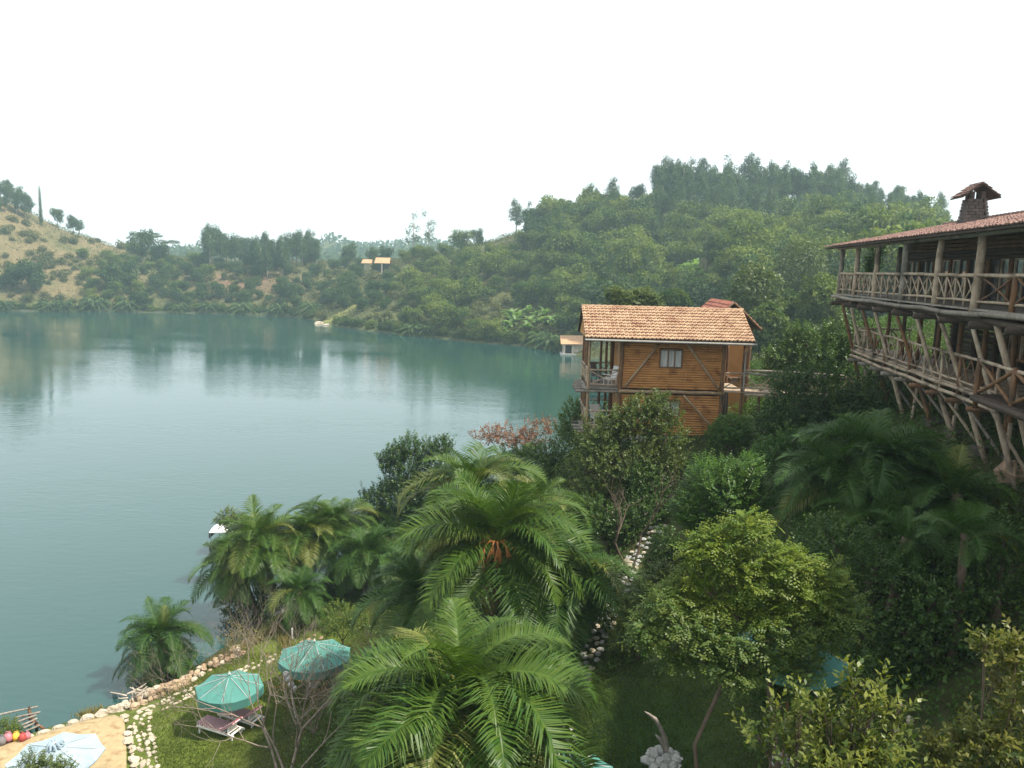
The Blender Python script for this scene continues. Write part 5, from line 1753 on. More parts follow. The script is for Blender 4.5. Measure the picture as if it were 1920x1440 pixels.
# right hilltop eucalyptus grove
cnt = 0
placed = []
def far_enough(x, y, d):
    for a, b_ in placed:
        if (a - x) ** 2 + (b_ - y) ** 2 < d * d: return False
    placed.append((x, y)); return True


tries = 0
while cnt < 225 and tries < 4000:
    tries += 1
    px = random.uniform(1222, 1730)
    r_ = ridge(px)
    Y = r_[1] + random.uniform(-62, 8) * (random.random() ** .5 if True else 1); X = r_[0] * Y / r_[1]
    if not far_enough(X, Y, 2.7): continue
    s = random.uniform(.58, 1.28) * (1.0 if px < 1600 else .78)
    if r_[1] - Y > 22: s *= .85
    elif r_[1] - Y < 8: s *= random.uniform(.85, 1.25)
    put('eucalyptus_tree', EUC, (X, Y, gz(X, Y) - .3), s, 'hazy eucalyptus in the hilltop grove, ' + ('front row' if r_[1] - Y > 30 else 'middle rows' if r_[1] - Y > 10 else 'skyline row') + ', ' + ['left end', 'left of centre', 'centre', 'right of centre', 'right end'][min(4, int((px - 1222) / 102))], 'tree', 'eucalyptus grove on the right hilltop', sz=s * random.uniform(.85, 1.05)); cnt += 1
for px, dy, s, lab in [(1283, -4, 1.45, 'thin eucalyptus poking highest above the left end of the hilltop grove'), (1362, -4, 1.42, 'thin eucalyptus poking above the middle of the hilltop grove')]:
    r_ = ridge(px); Y = r_[1] + dy; X = r_[0] * Y / r_[1]
    put('eucalyptus_tree', AIRY, (X, Y, gz(X, Y)), s, lab, 'tree', None)
# centre-left grove
for i in range(44):
    px = 388 + i * 4.7 + random.uniform(-5, 5)
    r_ = ridge(px)
    Y = r_[1] - random.uniform(0, 38); X = r_[0] * Y / r_[1]
    s = random.uniform(.85, 1.22)
    put('eucalyptus_tree', EUC, (X, Y, gz(X, Y) - .3), s * (1.0 if px > 420 else 1.15), 'hazy eucalyptus in the low ridge row, ' + ('back of the row, ' if r_[1] - Y < 12 else 'middle of the row, ' if r_[1] - Y < 25 else 'front of the row, ') + ['left end', 'left of centre', 'right of centre', 'right end'][min(3, int((px - 380) / 54))], 'tree', 'eucalyptus row on the low ridge')
# left ridge
for i in range(13):
    px = -8 + i * 5.6 + random.uniform(-3, 3)
    r_ = ridge(px); Y = r_[1] - random.uniform(2, 22); X = r_[0] * Y / r_[1]
    put('eucalyptus_tree', EUC, (X, Y, gz(X, Y) - .3), random.uniform(.62, .85), 'eucalyptus on the crest of the golden hill at the left edge', 'tree', 'eucalyptus on the golden hill crest')
r_ = ridge(82); Y = r_[1] - 20; X = r_[0] * Y / r_[1]
put('cypress_tree', CYP, (X, Y, gz(X, Y)), 1.05, 'single tall dark narrow cypress on the golden hillside', 'tree', None, sz=1.22)
for px, s, lab in [(112, 1.15, 'round crowned tree first right of the cypress on the skyline'), (141, 1.2, 'round crowned tree standing second right of the cypress'), (152, 1.05, 'smaller round tree touching the second one right of the cypress')]:
    r_ = ridge(px); Y = r_[1] - 3; X = r_[0] * Y / r_[1]
    put('skyline_tree', BRD2, (X, Y, gz(X, Y) + 1.5), s * .9, lab, 'tree', None, sz=s * 1.25)
for px, s, P, lab in [(278, 1.05, ACA, 'flat topped acacia on the far skyline left of the eucalyptus row'), (318, .85, ACA, 'fainter flat topped acacia right of the larger flat topped one')]:
    r_ = ridge(px); Y = r_[1] - 4; X = r_[0] * Y / r_[1]
    put('acacia_tree', P, (X, Y, gz(X, Y) - .3), s * 1.35, lab, 'tree', None, sz=s * 1.15)
for px, s, P, lab in [(775, 1.5, AIRY, 'airy tree on the skyline above the pillared house'), (803, 1.5, AIRY, 'airy spreading tree right beside the other airy tree on the skyline'), (966, 1.12, EUC, 'tall narrow tree at the foot of the right hill skyline'), (986, 1.1, AIRY, 'wispy thin tree between the narrow tree and the dark tree'),
                      (1104, 1.0, EUC, 'tall eucalyptus left of the hilltop house'), (1118, .8, EUC, 'short eucalyptus touching the tall one left of the hilltop house'), (1146, .95, EUC, 'eucalyptus directly beside the hilltop house'), (1758, .9, EUC, 'tall tree rising behind the lodge roof left of the chimney')]:
    r_ = ridge(px); Y = r_[1] - 5; X = r_[0] * Y / r_[1]
    put('eucalyptus_tree', P, (X, Y, gz(X, Y) - .3), s, lab, 'tree', None)
for px, s, lab in [(1012, 1.5, 'dark dense tree on the skyline right of the wispy thin tree'), (892, .9, 'small round skyline tree in the dip left of the narrow tree'), (655, 1.2, 'bushy tree on the saddle above the tan roofed hut'), (700, 1.0, 'dark tree behind the pillared house roof'), (725, 1.0, 'round tree just right of the pillared house roof'), (1185, 1.0, 'round tree in front of the hilltop house wall')]:
    r_ = ridge(px); Y = r_[1] - 6; X = r_[0] * Y / r_[1]
    put('skyline_tree', BRD2, (X, Y, gz(X, Y)), s * 1.2, lab, 'tree', None, sz=s * 1.6)
for px, py, s, lab in [(20, 545, 1.35, 'dark upright tree low on the golden slope at the left edge'), (62, 548, 1.7, 'dark rounded tree low on the golden slope, right of the upright one'), (208, 545, 1.5, 'tall dark tree on the slope above the left shore palms'), (245, 530, 1.2, 'dark tree beside the tall one on the slope above the left shore palms'), (262, 490, 1.9, 'broad dark tree below the flat topped acacia'), (300, 500, 1.4, 'dark bushy tree under the fainter acacia')]:
    h_ = hit(px, py)
    put('slope_tree', BRD2, h_, s * 1.15, lab, 'tree', None, sz=s * 1.45)

def zone_label(base, px, py, s, pxr, pyr, srange):
    u = (px - pxr[0]) / (pxr[1] - pxr[0]); v = (py - pyr[0]) / (pyr[1] - pyr[0]); w = (s - srange[0]) / (srange[1] - srange[0])
    size = 'small' if w < .33 else 'medium' if w < .67 else 'large'
    hgt = 'high up' if v < .33 else 'midway up' if v < .67 else 'low down'
    side = ['far left end', 'left half', 'middle', 'right half', 'far right end'][min(4, int(u * 5))]
    return f'{size} {base}, {hgt}, {side}'


# wooded slopes: broadleaf trees
TOT = {}
def slope_fill(n, pxr, pyr, P, srange, dmin, label, group, name='hillside_tree', cond=None, szf=(.8, 1.15)):
    c = 0
    for t in range(n * 14):
        px = random.uniform(*pxr); py = random.uniform(*pyr)
        if cond and not cond(px, py): continue
        if 'scrub' not in name and (((px - 1285) / 62) ** 2 + ((py - 534) / 34) ** 2 < 1 or ((px - 998) / 62) ** 2 + ((py - 616) / 30) ** 2 < 1): continue
        h_ = hit(px, py, 100, 450)
        if h_ is None or h_[2] < .8: continue
        if not far_enough(h_[0], h_[1], dmin): continue
        s = random.uniform(*srange)
        put(name, P, (h_[0], h_[1], h_[2] - .2), s, zone_label(label, px, py, s, pxr, pyr, srange), 'tree' if 'bush' not in name else 'bush', group, sz=s * random.uniform(*szf))
        c += 1
        if c >= n: break


slope_fill(180, (1040, 1760), (390, 580), BRDF, (1.2, 2.5), 5.2, 'hazy tree in right hill woods', 'trees in the woods on the right hill', name='woodland_tree')
slope_fill(70, (740, 1110), (450, 640), BRDF, (.8, 1.8), 4.2, 'hazy tree above the middle shore', 'trees on the slope above the middle shore', cond=lambda x, y: y < 640 and y > 470 - (x - 740) * .05)
slope_fill(62, (1000, 1720), (400, 610), BRD2, (1.2, 2.3), 4.4, 'darker tree in right hill woods', 'dark trees in the woods on the right hill', name='woodland_tree')
slope_fill(100, (240, 740), (490, 585), BRD2, (.6, 1.3), 3.4, 'dark tree beyond the lake centre', 'dark trees on the low slope beyond the lake')
slope_fill(40, (150, 400), (468, 578), BRDF, (.6, 1.15), 4.0, 'tree at golden hill foot', 'trees at the foot of the golden hill')
slope_fill(120, (-10, 740), (480, 582), BSHF, (.9, 1.7), 2.2, 'scrub bush on far left slope', 'scrub bushes on the far left slopes', name='scrub_bush', cond=lambda x, y: not (x < 230 and y < 480))
slope_fill(46, (0, 250), (400, 545), BSHF, (.8, 2.3), 3, 'scrub bush on golden dry slope', 'scrub bushes on the golden slope', name='scrub_bush', cond=lambda x, y: vnoise(x / 34, y / 16, 61) > .52)
slope_fill(140, (600, 1150), (470, 655), BSHF, (1.0, 2.0), 2.0, 'scrub bush above middle shore', 'scrub bushes above the middle shore', name='scrub_bush')
# taller slender trees sprinkled through the woods
slope_fill(60, (1000, 1720), (415, 570), EUC, (.5, .95), 4.2, 'slender eucalyptus in right hill woods', 'slender eucalyptus in the woods on the right hill', name='slender_tree')
# bushes and low trees leaning over the far waterline
for i in range(105):
    px = -4 + i * 10.2 + random.uniform(-4, 4)
    if 596 < px < 622: continue
    g = None
    for py in range(662, 560, -3):
        g = hit(px, py, 150, 450)
        if g is not None and g[2] > .3: break
    if g is None: continue
    s = random.uniform(.38, .85)
    put('waterline_bush', random.choice((BRDF, BRD2)), (g[0], g[1] + 1, g[2] - 1.0 * s), s, f"{'low' if s < .55 else 'tall'} bush at the far waterline, {['left edge', 'left quarter', 'left of the rocky point', 'right of the rocky point', 'approaching the boathouse'][min(4, int(max(px, 0) / 215))]}", 'bush', 'bushes along the far waterline')
# shore palms across the water
for px, s, lab in [(12, 4.2, 'leftmost far shore palm at the picture edge'), (92, 4.4, 'far shore palm below the rounded dark tree on the golden slope'), (120, 5.0, 'far shore palm a little left of the largest far palm'), (178, 6.6, 'largest palm on the far left shore with drooping fronds'), (240, 5.6, 'far shore palm right of the largest far palm'),
                   (335, 4.2, 'far shore palm below the faint acacia'), (392, 5.2, 'far shore palm left of the spiky pair in mid shore'), (455, 6.0, 'spiky far shore palm in the middle of the left bay'), (524, 5.6, 'far shore palm near the little rock at the bay'), (584, 5.8, 'far shore palm beside the rocky point')]:
    g = None
    for py in (587, 584, 581, 578, 575, 571, 566):
        g = hit(px, py, 150, 450)
        if g is not None and g[2] > .35: break
    put('shore_palm', FPALM, (g[0], g[1], g[2] + s * .38), s, lab, 'palm', None, crown='fronds')
for px, s, lab in [(775, 5, 'reedy shore palm low at the middle shore'), (800, 4.2, 'smaller reedy palm right of the other at the middle shore'), (1030, 5.5, 'dark reedy palm left of the boathouse'), (1012, 4.6, 'dark reedy palm among the bananas by the water')]:
    for py in (650, 640, 635, 630, 625, 618, 610, 600):
        g = hit(px, py, 150, 450)
        if g is not None and g[2] > .35: break
    put('shore_palm', FPALM, (g[0], g[1], g[2] + s * .3), s, lab, 'palm', None, crown='fronds')
for grp, lab, pts in [('bananas near the boathouse', 'pale green banana plant in the clump beside the boathouse', [(random.uniform(945, 1050), random.uniform(598, 632)) for _ in range(22)]),
                      ('bananas on the slope behind the cabin', 'pale banana plant in the patch on the slope behind the cabin', [(random.gauss(1285, 34), 0) for _ in range(26)])]:
    for px, py in pts:
        if py == 0: py = 545 - (px - 1250) * .38 + random.uniform(-14, 14)
        g = hit(px, py, 120, 420)
        if g is None: continue
        s = random.uniform(1.0, 1.5)
        r_ = put('banana_plant', BAN, (g[0], g[1], g[2]), s, lab, 'banana plant', grp, crown='leaves')


# low scrub covering the far slopes and the shore fringe
def far_scrub():
    n = 62000
    X = rng.uniform(-255, 215, n); Y = rng.uniform(105, 420, n)
    Z = H(X, Y)
    px, py = proj(np.stack([X, Y, Z], -1))
    gold = (px < 235) & (py < 560) & (py > 380)
    keep = (Z > .25) & (px > -60) & (px < 1980) & (py < 800) & (vnoise(X / 6, Y / 6, 90) > np.where(gold, .40, .25)) & (rng.random(n) < np.where(gold, .75, 1.0))
    X, Y, Z = X[keep], Y[keep], Z[keep]; m = len(X); k = 5
    P = np.repeat(np.stack([X, Y, Z], -1), k, 0) + rng.normal(0, .6, (m * k, 3)) * np.array([1, 1, 0])
    fringe = np.repeat((Z < 2.2) * 1.0, k)
    P[:, 2] += rng.random(m * k) * (1.0 + .9 * np.repeat(vnoise(X / 8, Y / 8, 91), k) + fringe * .6)
    D = unit(rdir(m * k) + np.array([0, 0, .4])); N_ = unit(rdir(m * k) * .8 + np.array([0, 0, .6]))
    sz = rng.uniform(.4, .85, m * k)
    V, F = leaf_arrays(P, D, N_, sz, sz * .5)
    t = np.clip(np.repeat(.9 * vnoise(X / 14, Y / 14, 92) + .1, k) + rng.normal(0, .16, m * k), 0, 1)
    o = link('scrub', np_mesh('scrub', V, F, tint=np.repeat(t, 4)), None, LF_SCRUB); o['kind'] = 'stuff'
    # tree cover of the blue hills in the distance: one mass
    n = 16000
    X = rng.uniform(-620, 150, n); Y = rng.uniform(640, 1010, n); Z = H(X, Y)
    P = np.stack([X, Y, Z], -1) + rng.random((n, 1)) * np.array([[0, 0, 6.0]])
    V, F = leaf_arrays(P, unit(rdir(n) + np.array([0, 0, .6])), rdir(n), rng.uniform(3, 5.5, n), 3.2)
    o = link('distant_woods', np_mesh('distant_woods', V, F, tint=np.repeat(rng.random(n), 4)), None, LF_FARDK); o['kind'] = 'stuff'


far_scrub()

# ------------------------------------------------------------------ stones, beach, paths
def stone_mesh(i):
    r = random.Random(i + 50)
    m = MB(); n = 7
    vs = [(0, 0, .5)]
    for k, (z, w) in enumerate(((.38, .62), (.02, 1.0), (-.36, .7))):
        for j in range(n):
            a = 2 * math.pi * (j + .3 * k) / n; q = w * r.uniform(.78, 1.1) * .5
            vs.append((math.cos(a) * q, math.sin(a) * q, z + r.uniform(-.06, .06)))
    vs.append((0, 0, -.5))
    f = []
    for j in range(n):
        f.append((0, 1 + j, 1 + (j + 1) % n))
        for k in range(2):
            a = 1 + k * n
            f.append((a + j, a + n + j, a + n + (j + 1) % n, a + (j + 1) % n))
        f.append((1 + 2 * n + j, len(vs) - 1, 1 + 2 * n + (j + 1) % n))
    m.quadmesh(vs, f)
    me = m.mesh('stone', False)
    return me


def stone_set(mat):
    out = []
    for i in range(6):
        me = stone_mesh(i); me.materials.append(mat); out.append(me)
    return out


ST_PALE, ST_WALL, ST_GREY = stone_set(STONE), stone_set(STONE_WALLM), stone_set(STONE_GREY)


def stone(parent, p, size, meshes, rz=None, tilt=.15):
    o = bpy.data.objects.new('stone', random.choice(meshes)); COL.objects.link(o)
    if parent is not None:
        o.parent = parent
        if parent.name in ANCHOR: o.matrix_parent_inverse = Matrix.Translation(-ANCHOR[parent.name])
    o.location = tuple(float(v) for v in p); o.scale = size
    o.rotation_euler = (random.uniform(-tilt, tilt), random.uniform(-tilt, tilt), random.uniform(0, 6.28) if rz is None else rz)
    return o


# sand
def beach():
    pts = [(-60, 1440), (-60, 1412), (0, 1400), (60, 1384), (120, 1362), (175, 1344), (215, 1338), (236, 1352), (238, 1385), (240, 1410), (240, 1445), (240, 1500), (-80, 1500)]
    W = [atz(px, py, 1.1) for px, py in pts]
    cx = sum(w[0] for w in W) / len(W); cy = sum(w[1] for w in W) / len(W)
    rings = [1.0, .97, .85, .7, .5, .3, .12]
    # densify outline
    out = []
    for i in range(len(W)):
        a, b_ = W[i], W[(i + 1) % len(W)]
        for k in range(8): out.append((a[0] + (b_[0] - a[0]) * k / 8, a[1] + (b_[1] - a[1]) * k / 8))
    n = len(out); V = []
    for q in rings:
        for x, y in out:
            X = cx + (x - cx) * q; Y = cy + (y - cy) * q
            z = max(gz(X, Y) + .05, .98) + .05 + (0 if q < 1 else -.35)
            V.append((X, Y, z + (fbm(np.array([X * 2]), np.array([Y * 2]), 6)[0] * .06 if q < 1 else 0)))
    V.append((cx, cy, max(gz(cx, cy), .98) + .1))
    F = []
    for r_ in range(len(rings) - 1):
        for k in range(n): F.append((r_ * n + k, r_ * n + (k + 1) % n, (r_ + 1) * n + (k + 1) % n, (r_ + 1) * n + k))
    for k in range(n): F.append(((len(rings) - 1) * n + k, (len(rings) - 1) * n + (k + 1) % n, len(V) - 1))
    m = MB(); m.quadmesh(V, F)
    sand = surf('sand', (.385, .30, .17), (.31, .235, .125), 5, .95, .5, detail=9, tintw=0, rndw=0, dirt=(.25, .165, .08), dirtscale=2.5)
    o = m.build('beach_sand', sand, None, smooth=True); o['kind'] = 'structure'


beach()


def zz(x, y): return max(gz(x, y), .95)


# shore edge of the beach
E_ = root('beach_edge', atz(150, 1350, .6), 'single row of pale boulders edging the sandy beach along the water', 'stone edging')
line = [(-20, 1406), (40, 1391), (95, 1374), (150, 1354), (205, 1334), (236, 1326)]
for i in range(len(line) - 1):
    a, b_ = atz(*line[i], .9), atz(*line[i + 1], .9)
    L_ = math.hypot(*(b_ - a)[:2]); n = max(2, int(L_ / .62))
    an = math.atan2(b_[1] - a[1], b_[0] - a[0])
    for k in range(n):
        q = a + (b_ - a) * ((k + .5) / n)
        s = random.uniform(.8, 1.25)
        stone(E_, (q[0], q[1], .86), (.72 * s, .5 * random.uniform(.8, 1.2), .55), ST_PALE, an + random.uniform(-.25, .25))
        stone(E_, (q[0] - .12, q[1] + .45, .4), (.7 * s, .5, .6), ST_WALL, an + random.uniform(-.3, .3))
# dry stone retaining wall on the shore
W_ = root('shore_wall', atz(330, 1290, .3), 'dry stone retaining wall of brown boulders between the lake and the lawn', 'stone wall')
line = [(228, 1330), (262, 1310), (305, 1293), (345, 1276), (385, 1252), (425, 1228), (450, 1218)]
for i in range(len(line) - 1):
    a, b_ = atz(*line[i], .9), atz(*line[i + 1], .9)
    L_ = math.hypot(*(b_ - a)[:2]); an = math.atan2(b_[1] - a[1], b_[0] - a[0])
    nx, ny = -math.sin(an), math.cos(an)
    for row, (off, z) in enumerate(((.55, .15), (.42, .5), (.2, .85), (-.15, 1.02), (-.5, .95))):
        n = max(2, int(L_ / .36))
        for k in range(n):
            q = a + (b_ - a) * ((k + random.uniform(.25, .75)) / n)
            s = random.uniform(.5, 1.0)
            stone(W_, (q[0] + nx * off, q[1] + ny * off, z + random.uniform(-.06, .08)), (.62 * s, .45 * s, .42 * s), ST_WALL if random.random() < .75 else ST_PALE, an + random.uniform(-.5, .5), .3)
# rough shore rubble further along
for px, py, s in [(470, 1212, 1.2), (500, 1203, .9), (445, 1222, .9), (545, 1150, 2.6), (400, 1245, .7), (520, 1190, .8)]:
    q = atz(px, py, .5)
    o = stone(None, (q[0], q[1], .55), (s, s * .8, s * .7), ST_GREY if s > 2 else ST_WALL)
    o.name = 'shore_rock'
    setp(o, {1.2: 'brown shore rock right of the stone wall end', 2.6: 'large grey rock in the shade under the shore palms', .9: 'small brown rock near the end of the shore wall', .7: 'small low rock at the waterline of the shore wall', .8: 'small rock on the dark waterline below the shore palms'}[s], 'rock', 'small rocks by the wall end' if s == .9 else None)
# pebble path beside the beach and lawn
P_ = root('pebble_path', atz(290, 1360, 1.1), 'path of pale stepping stones set in grass between beach and lawn', 'path')
def path_stones(line, width, step, size, meshes, parent, zf=zz, big=.1):
    for i in range(len(line) - 1):
        a, b_ = atz(*line[i], 1.15), atz(*line[i + 1], 1.15)
        d = (b_ - a)[:2]; L_ = math.hypot(*d); an = math.atan2(d[1], d[0])
        nx, ny = -math.sin(an), math.cos(an)
        n = max(1, int(L_ / step)); w = max(1, int(width / step))
        for k in range(n):
            for j in range(w):
                if random.random() < .1: continue
                u = (k + .5 + random.uniform(-.25, .25)) / n; v = (j + .5 + random.uniform(-.22, .22)) / w - .5
                q = a[:2] + d * u + np.array([nx, ny]) * v * width
                s = size * random.uniform(.5, 1.3) * (1.7 if random.random() < big else 1)
                stone(parent, (q[0], q[1], zf(q[0], q[1]) + .01), (s * random.uniform(1, 1.7), s, .11), meshes, an + random.uniform(-.5, .5), .06)


path_stones([(275, 1450), (268, 1400), (258, 1360), (262, 1338), (300, 1322), (345, 1302), (380, 1290)], 1.1, .27, .21, ST_PALE, P_, big=.06)
path_stones([(448, 1262), (490, 1243), (530, 1225)], .9, .36, .26, ST_PALE, P_, big=0)
path_stones([(530, 1225), (565, 1210), (600, 1192)], .9, .36, .26, ST_WALL, P_, big=0)
D_ = root('sand_border', atz(245, 1400, 1.1), 'double row of flat pale stones bordering the sand beside the pebble path', 'stone edging')
path_stones([(250, 1450), (246, 1400), (240, 1362), (228, 1345)], .5, .42, .36, ST_PALE, D_, lambda x, y: zz(x, y) + .12, 0)
# stepped stone path climbing through the shrubs
S_ = root('stone_steps', hit(1180, 1060), 'cobbled grey stone path climbing the slope through the shrubs', 'path')
pl = [(1085, 1290), (1100, 1250), (1125, 1190), (1150, 1140), (1170, 1095), (1180, 1060), (1200, 1030), (1222, 1005), (1240, 982)]
for i in range(len(pl) - 1):
    a, b_ = hit(*pl[i]), hit(*pl[i + 1])
    d = (b_ - a)[:2]; L_ = math.hypot(*d); an = math.atan2(d[1], d[0])
    n = max(2, int(L_ / .30))
    for k in range(n):
        for j in range(3):
            u = (k + .5 + random.uniform(-.2, .2)) / n; v = (j - 1) * .27 + random.uniform(-.08, .08)
            q = a[:2] + d * u + np.array([-math.sin(an), math.cos(an)]) * v
            s = random.uniform(.18, .30)
            stone(S_, (q[0], q[1], gz(q[0], q[1]) + .04), (s * 1.35, s * 1.1, .13), ST_GREY if random.random() < .6 else ST_PALE, None, .12)
S2 = root('garden_steps', hit(1420, 830), 'short flight of pale rough steps beside the round shrub near the cabin corner', 'steps')
a, b_ = hit(1412, 850), hit(1424, 806)
for k in range(9):
    for j in range(2):
        q = a + (b_ - a) * (k / 8)
        stone(S2, (q[0] + (j - .5) * .5, q[1], gz(q[0], q[1]) + .12), (.55, .42, .3), ST_PALE, random.uniform(-.3, .3), .1)
# far shore rocks
for px, py, s, lab in [(598, 606, 2.6, 'pale rock at the tip of the rocky point across the lake'), (612, 609, 1.6, 'small pale rock just right of the point rock'), (560, 594, 2.2, 'low flat rock at the water left of the rocky point'), (975, 641, 2.4, 'brownish rock on the middle shore left of the boathouse'), (1005, 646, 2.0, 'second brownish rock on the middle shore, nearer the boathouse')]:
    q = atz(px, py, .2); o = stone(None, (q[0], q[1], .2), (s * 1.6, s, s * .5), ST_PALE); o.name = 'shore_rock'; setp(o, lab, 'rock')
# lone rocks in the garden
q = hit(1048, 1412); o = stone(None, (q[0], q[1], q[2] + .2), (1.9, 1.3, 1.0), ST_GREY); o.name = 'boulder'; setp(o, 'large pale grey boulder at the bottom edge beside the big palm', 'rock')
for px, py, s, lab in [(1705, 1355, .2, 'upper pale rounded stone among dark shrubs at the lower right'), (1680, 1374, .19, 'lower pale rounded stone among dark shrubs at the lower right'), (1895, 905, .9, 'pale block shaped rock under the nearest lodge stilt')]:
    q = hit(px, py); o = stone(None, (q[0], q[1], q[2] + s * .3), (s * 1.2, s, s), ST_PALE if s < .5 else ST_WALL); o.name = 'garden_rock'; setp(o, lab, 'rock')
# fallen pale log
q1, q2 = hit(1136, 944), hit(1196, 918)
m = MB(); m.pole((q1[0], q1[1], q1[2] + 1.3), (q2[0], q2[1] - .4, q2[2] + 1.5), .075, .06, 8, 5, .02)
o = m.build('fallen_pole', W_PALE, None, smooth=True); setp(o, 'pale peeled pole lying across the dark bushes below the cabin', 'pole')


# driftwood in a cairn
def driftwood():
    q = hit(1245, 1432)
    R_ = root('driftwood_sculpture', (q[0], q[1], q[2]), 'grey curved driftwood stump standing upright in a small pile of round stones', 'driftwood')
    Y = float(q[1])
    P = [aty(px, py, Y + dy) for px, py, dy in [(1246, 1440, 0), (1250, 1410, 0), (1247, 1385, 0), (1238, 1365, -.05), (1228, 1348, -.1), (1215, 1338, -.15), (1208, 1334, -.2)]]
    m = MB(); m.tube([tuple(p) for p in P], [.10, .085, .072, .064, .052, .036, .012], 9, True, .5, .22)
    m.tube([tuple(P[1]), tuple(P[2] + np.array([-.12, .05, -.05])), tuple(P[3] + np.array([-.1, .1, -.25]))], [.06, .05, .02], 6, True, .5, .2)
    m.build('stump', W_GREY, R_, smooth=True)
    for i in range(22):
        a = i * 2.4; r_ = .12 + .42 * (i / 22) ** .6
        s = random.uniform(.22, .34)
        stone(R_, (q[0] + math.cos(a) * r_, q[1] + math.sin(a) * r_ * .8, q[2] + .42 - r_ * .7), (s * 1.2, s, s * .9), ST_GREY, None, .4)


driftwood()


# ------------------------------------------------------------------ parasols
def parasol(px, py, z, rad, rise, cloth, label, group, rot=.2, vent=False, valance=.22, trunkmat=W_BROWN):
    c = atz(px, py, z)
    g = gz(c[0], c[1])
    R_ = root('parasol', (c[0], c[1], g), label, 'parasol', group)
    n = 8
    rim = [(c[0] + rad * math.cos(rot + k * math.pi * 2 / n), c[1] + rad * math.sin(rot + k * math.pi * 2 / n), z - rise) for k in range(n)]
    top = (c[0], c[1], z)
    for k in range(n):
        a, b_ = rim[k], rim[(k + 1) % n]
        m = MB()
        V = [top]; rows = 4
        for r_ in range(1, rows + 1):
            u = r_ / rows
            for j in range(3):
                v = j / 2
                x = top[0] + ((a[0] * (1 - v) + b_[0] * v) - top[0]) * u; y = top[1] + ((a[1] * (1 - v) + b_[1] * v) - top[1]) * u
                zc = top[2] - rise * u - (.07 * math.sin(v * math.pi) * u) * rad / 1.6 - .06 * math.sin(u * math.pi)
                V.append((x, y, zc))
        F = [(0, 1, 2), (0, 2, 3)]
        for r_ in range(rows - 1):
            for j in range(2):
                p = 1 + r_ * 3 + j; F.append((p, p + 3, p + 4, p + 1))
        e = 1 + (rows - 1) * 3
        base = len(V)
        for j in range(3):
            x, y, zc = V[e + j]; V.append((x * 1.0, y, zc - valance))
        for j in range(2): F.append((e + j, base + j, base + j + 1, e + j + 1))
        m.quadmesh(V, F)
        m.build('canopy_panel', cloth, R_)
        m = MB(); m.tube([(top[0], top[1], z - .03), (a[0], a[1], a[2] - .02)], [.014, .012], 5); m.build('rib', METAL, R_)
    m = MB(); m.tube([(c[0], c[1], g - .1), (c[0], c[1], z + .08)], [.032, .028], 8); m.build('pole', trunkmat, R_)
    m = MB(); m.tube([(c[0], c[1], g), (c[0], c[1], g + .1)], [.3, .26], 12); m.build('base', STONE_GREY, R_)
    if vent:
        m = MB()
        for k in range(10):
            a = k * .628
            m.tube([(c[0] + .05 * math.cos(a), c[1] + .05 * math.sin(a), z + .02), (c[0] + .22 * math.cos(a), c[1] + .22 * math.sin(a), z + .12), (c[0] + .30 * math.cos(a + .3), c[1] + .30 * math.sin(a + .3), z - .02)], [.05, .055, .03], 6, True, random.random())
        m.build('top_ruffle', CLOTH_WHITE, R_)
    else:
        m = MB(); m.tube([(c[0], c[1], z + .06), (c[0], c[1], z + .16)], [.05, .02], 8); m.build('finial', WHITE, R_)
    return R_


parasol(104, 1398, 3.35, 1.62, .42, CLOTH_WHITE, 'pale blue white octagonal parasol on the sandy beach', None, .35, True, .05)
parasol(430, 1266, 3.55, 1.42, .5, CLOTH_TURQ, 'turquoise octagonal parasol over the two striped loungers on the lawn', None, .1, False, .36)
parasol(590, 1204, 3.75, 1.68, .62, CLOTH_TURQ, 'turquoise parasol with white tip beside the large foreground palm', None, .5, False, .34)
pc = hit(1500, 1275)
parasol(1488, 1176, float(pc[2]) + 2.6, 1.3, .55, CLOTH_TURQ, 'turquoise parasol hidden in deep shade behind the yellow green tree', None, .2, False, .3)
parasol(1086, 1428, 8.5, .95, .3, CLOTH_TURQ, 'turquoise parasol top cut by the bottom edge near the boulder', None, .3, False, .2)


# ------------------------------------------------------------------ loungers
def lounger(px, py, rz, label):
    q = hit(px, py)
    R_ = empty('sun_lounger', (q[0], q[1], q[2]), label, 'sun lounger', 'striped loungers on the lawn', rz)
    m = MB()
    for sy in (-.32, .32): m.box((0, sy, .3), (1.95, .05, .07))
    for i in range(9): m.box((-.85 + i * .21, 0, .35), (.10, .59, .025))
    m.build('frame', WHITE, R_)
    for sx in (-.85, .85):
        for sy in (-.3, .3): boxo('leg', (sx, sy, .14), (.06, .06, .3), WHITE, R_)
    mm = MB(); mm.box((.32, 0, .42), (1.3, .6, .10)); mm.build('cushion', STRIPE, R_)
    mm = MB(); mm.box((-.6, 0, .62), (.75, .6, .10), R=Matrix.Rotation(.62, 3, 'Y')); mm.build('back_cushion', STRIPE, R_)
    mm = MB(); mm.box((-.62, 0, .46), (.06, .5, .3), R=Matrix.Rotation(-.2, 3, 'Y')); mm.build('back_support', WHITE, R_)


lounger(414, 1376, 2.75, 'front striped lounger, nearer the dark patch of parasol shade on the lawn')
lounger(452, 1354, 2.75, 'rear striped lounger directly below the edge of the turquoise parasol')


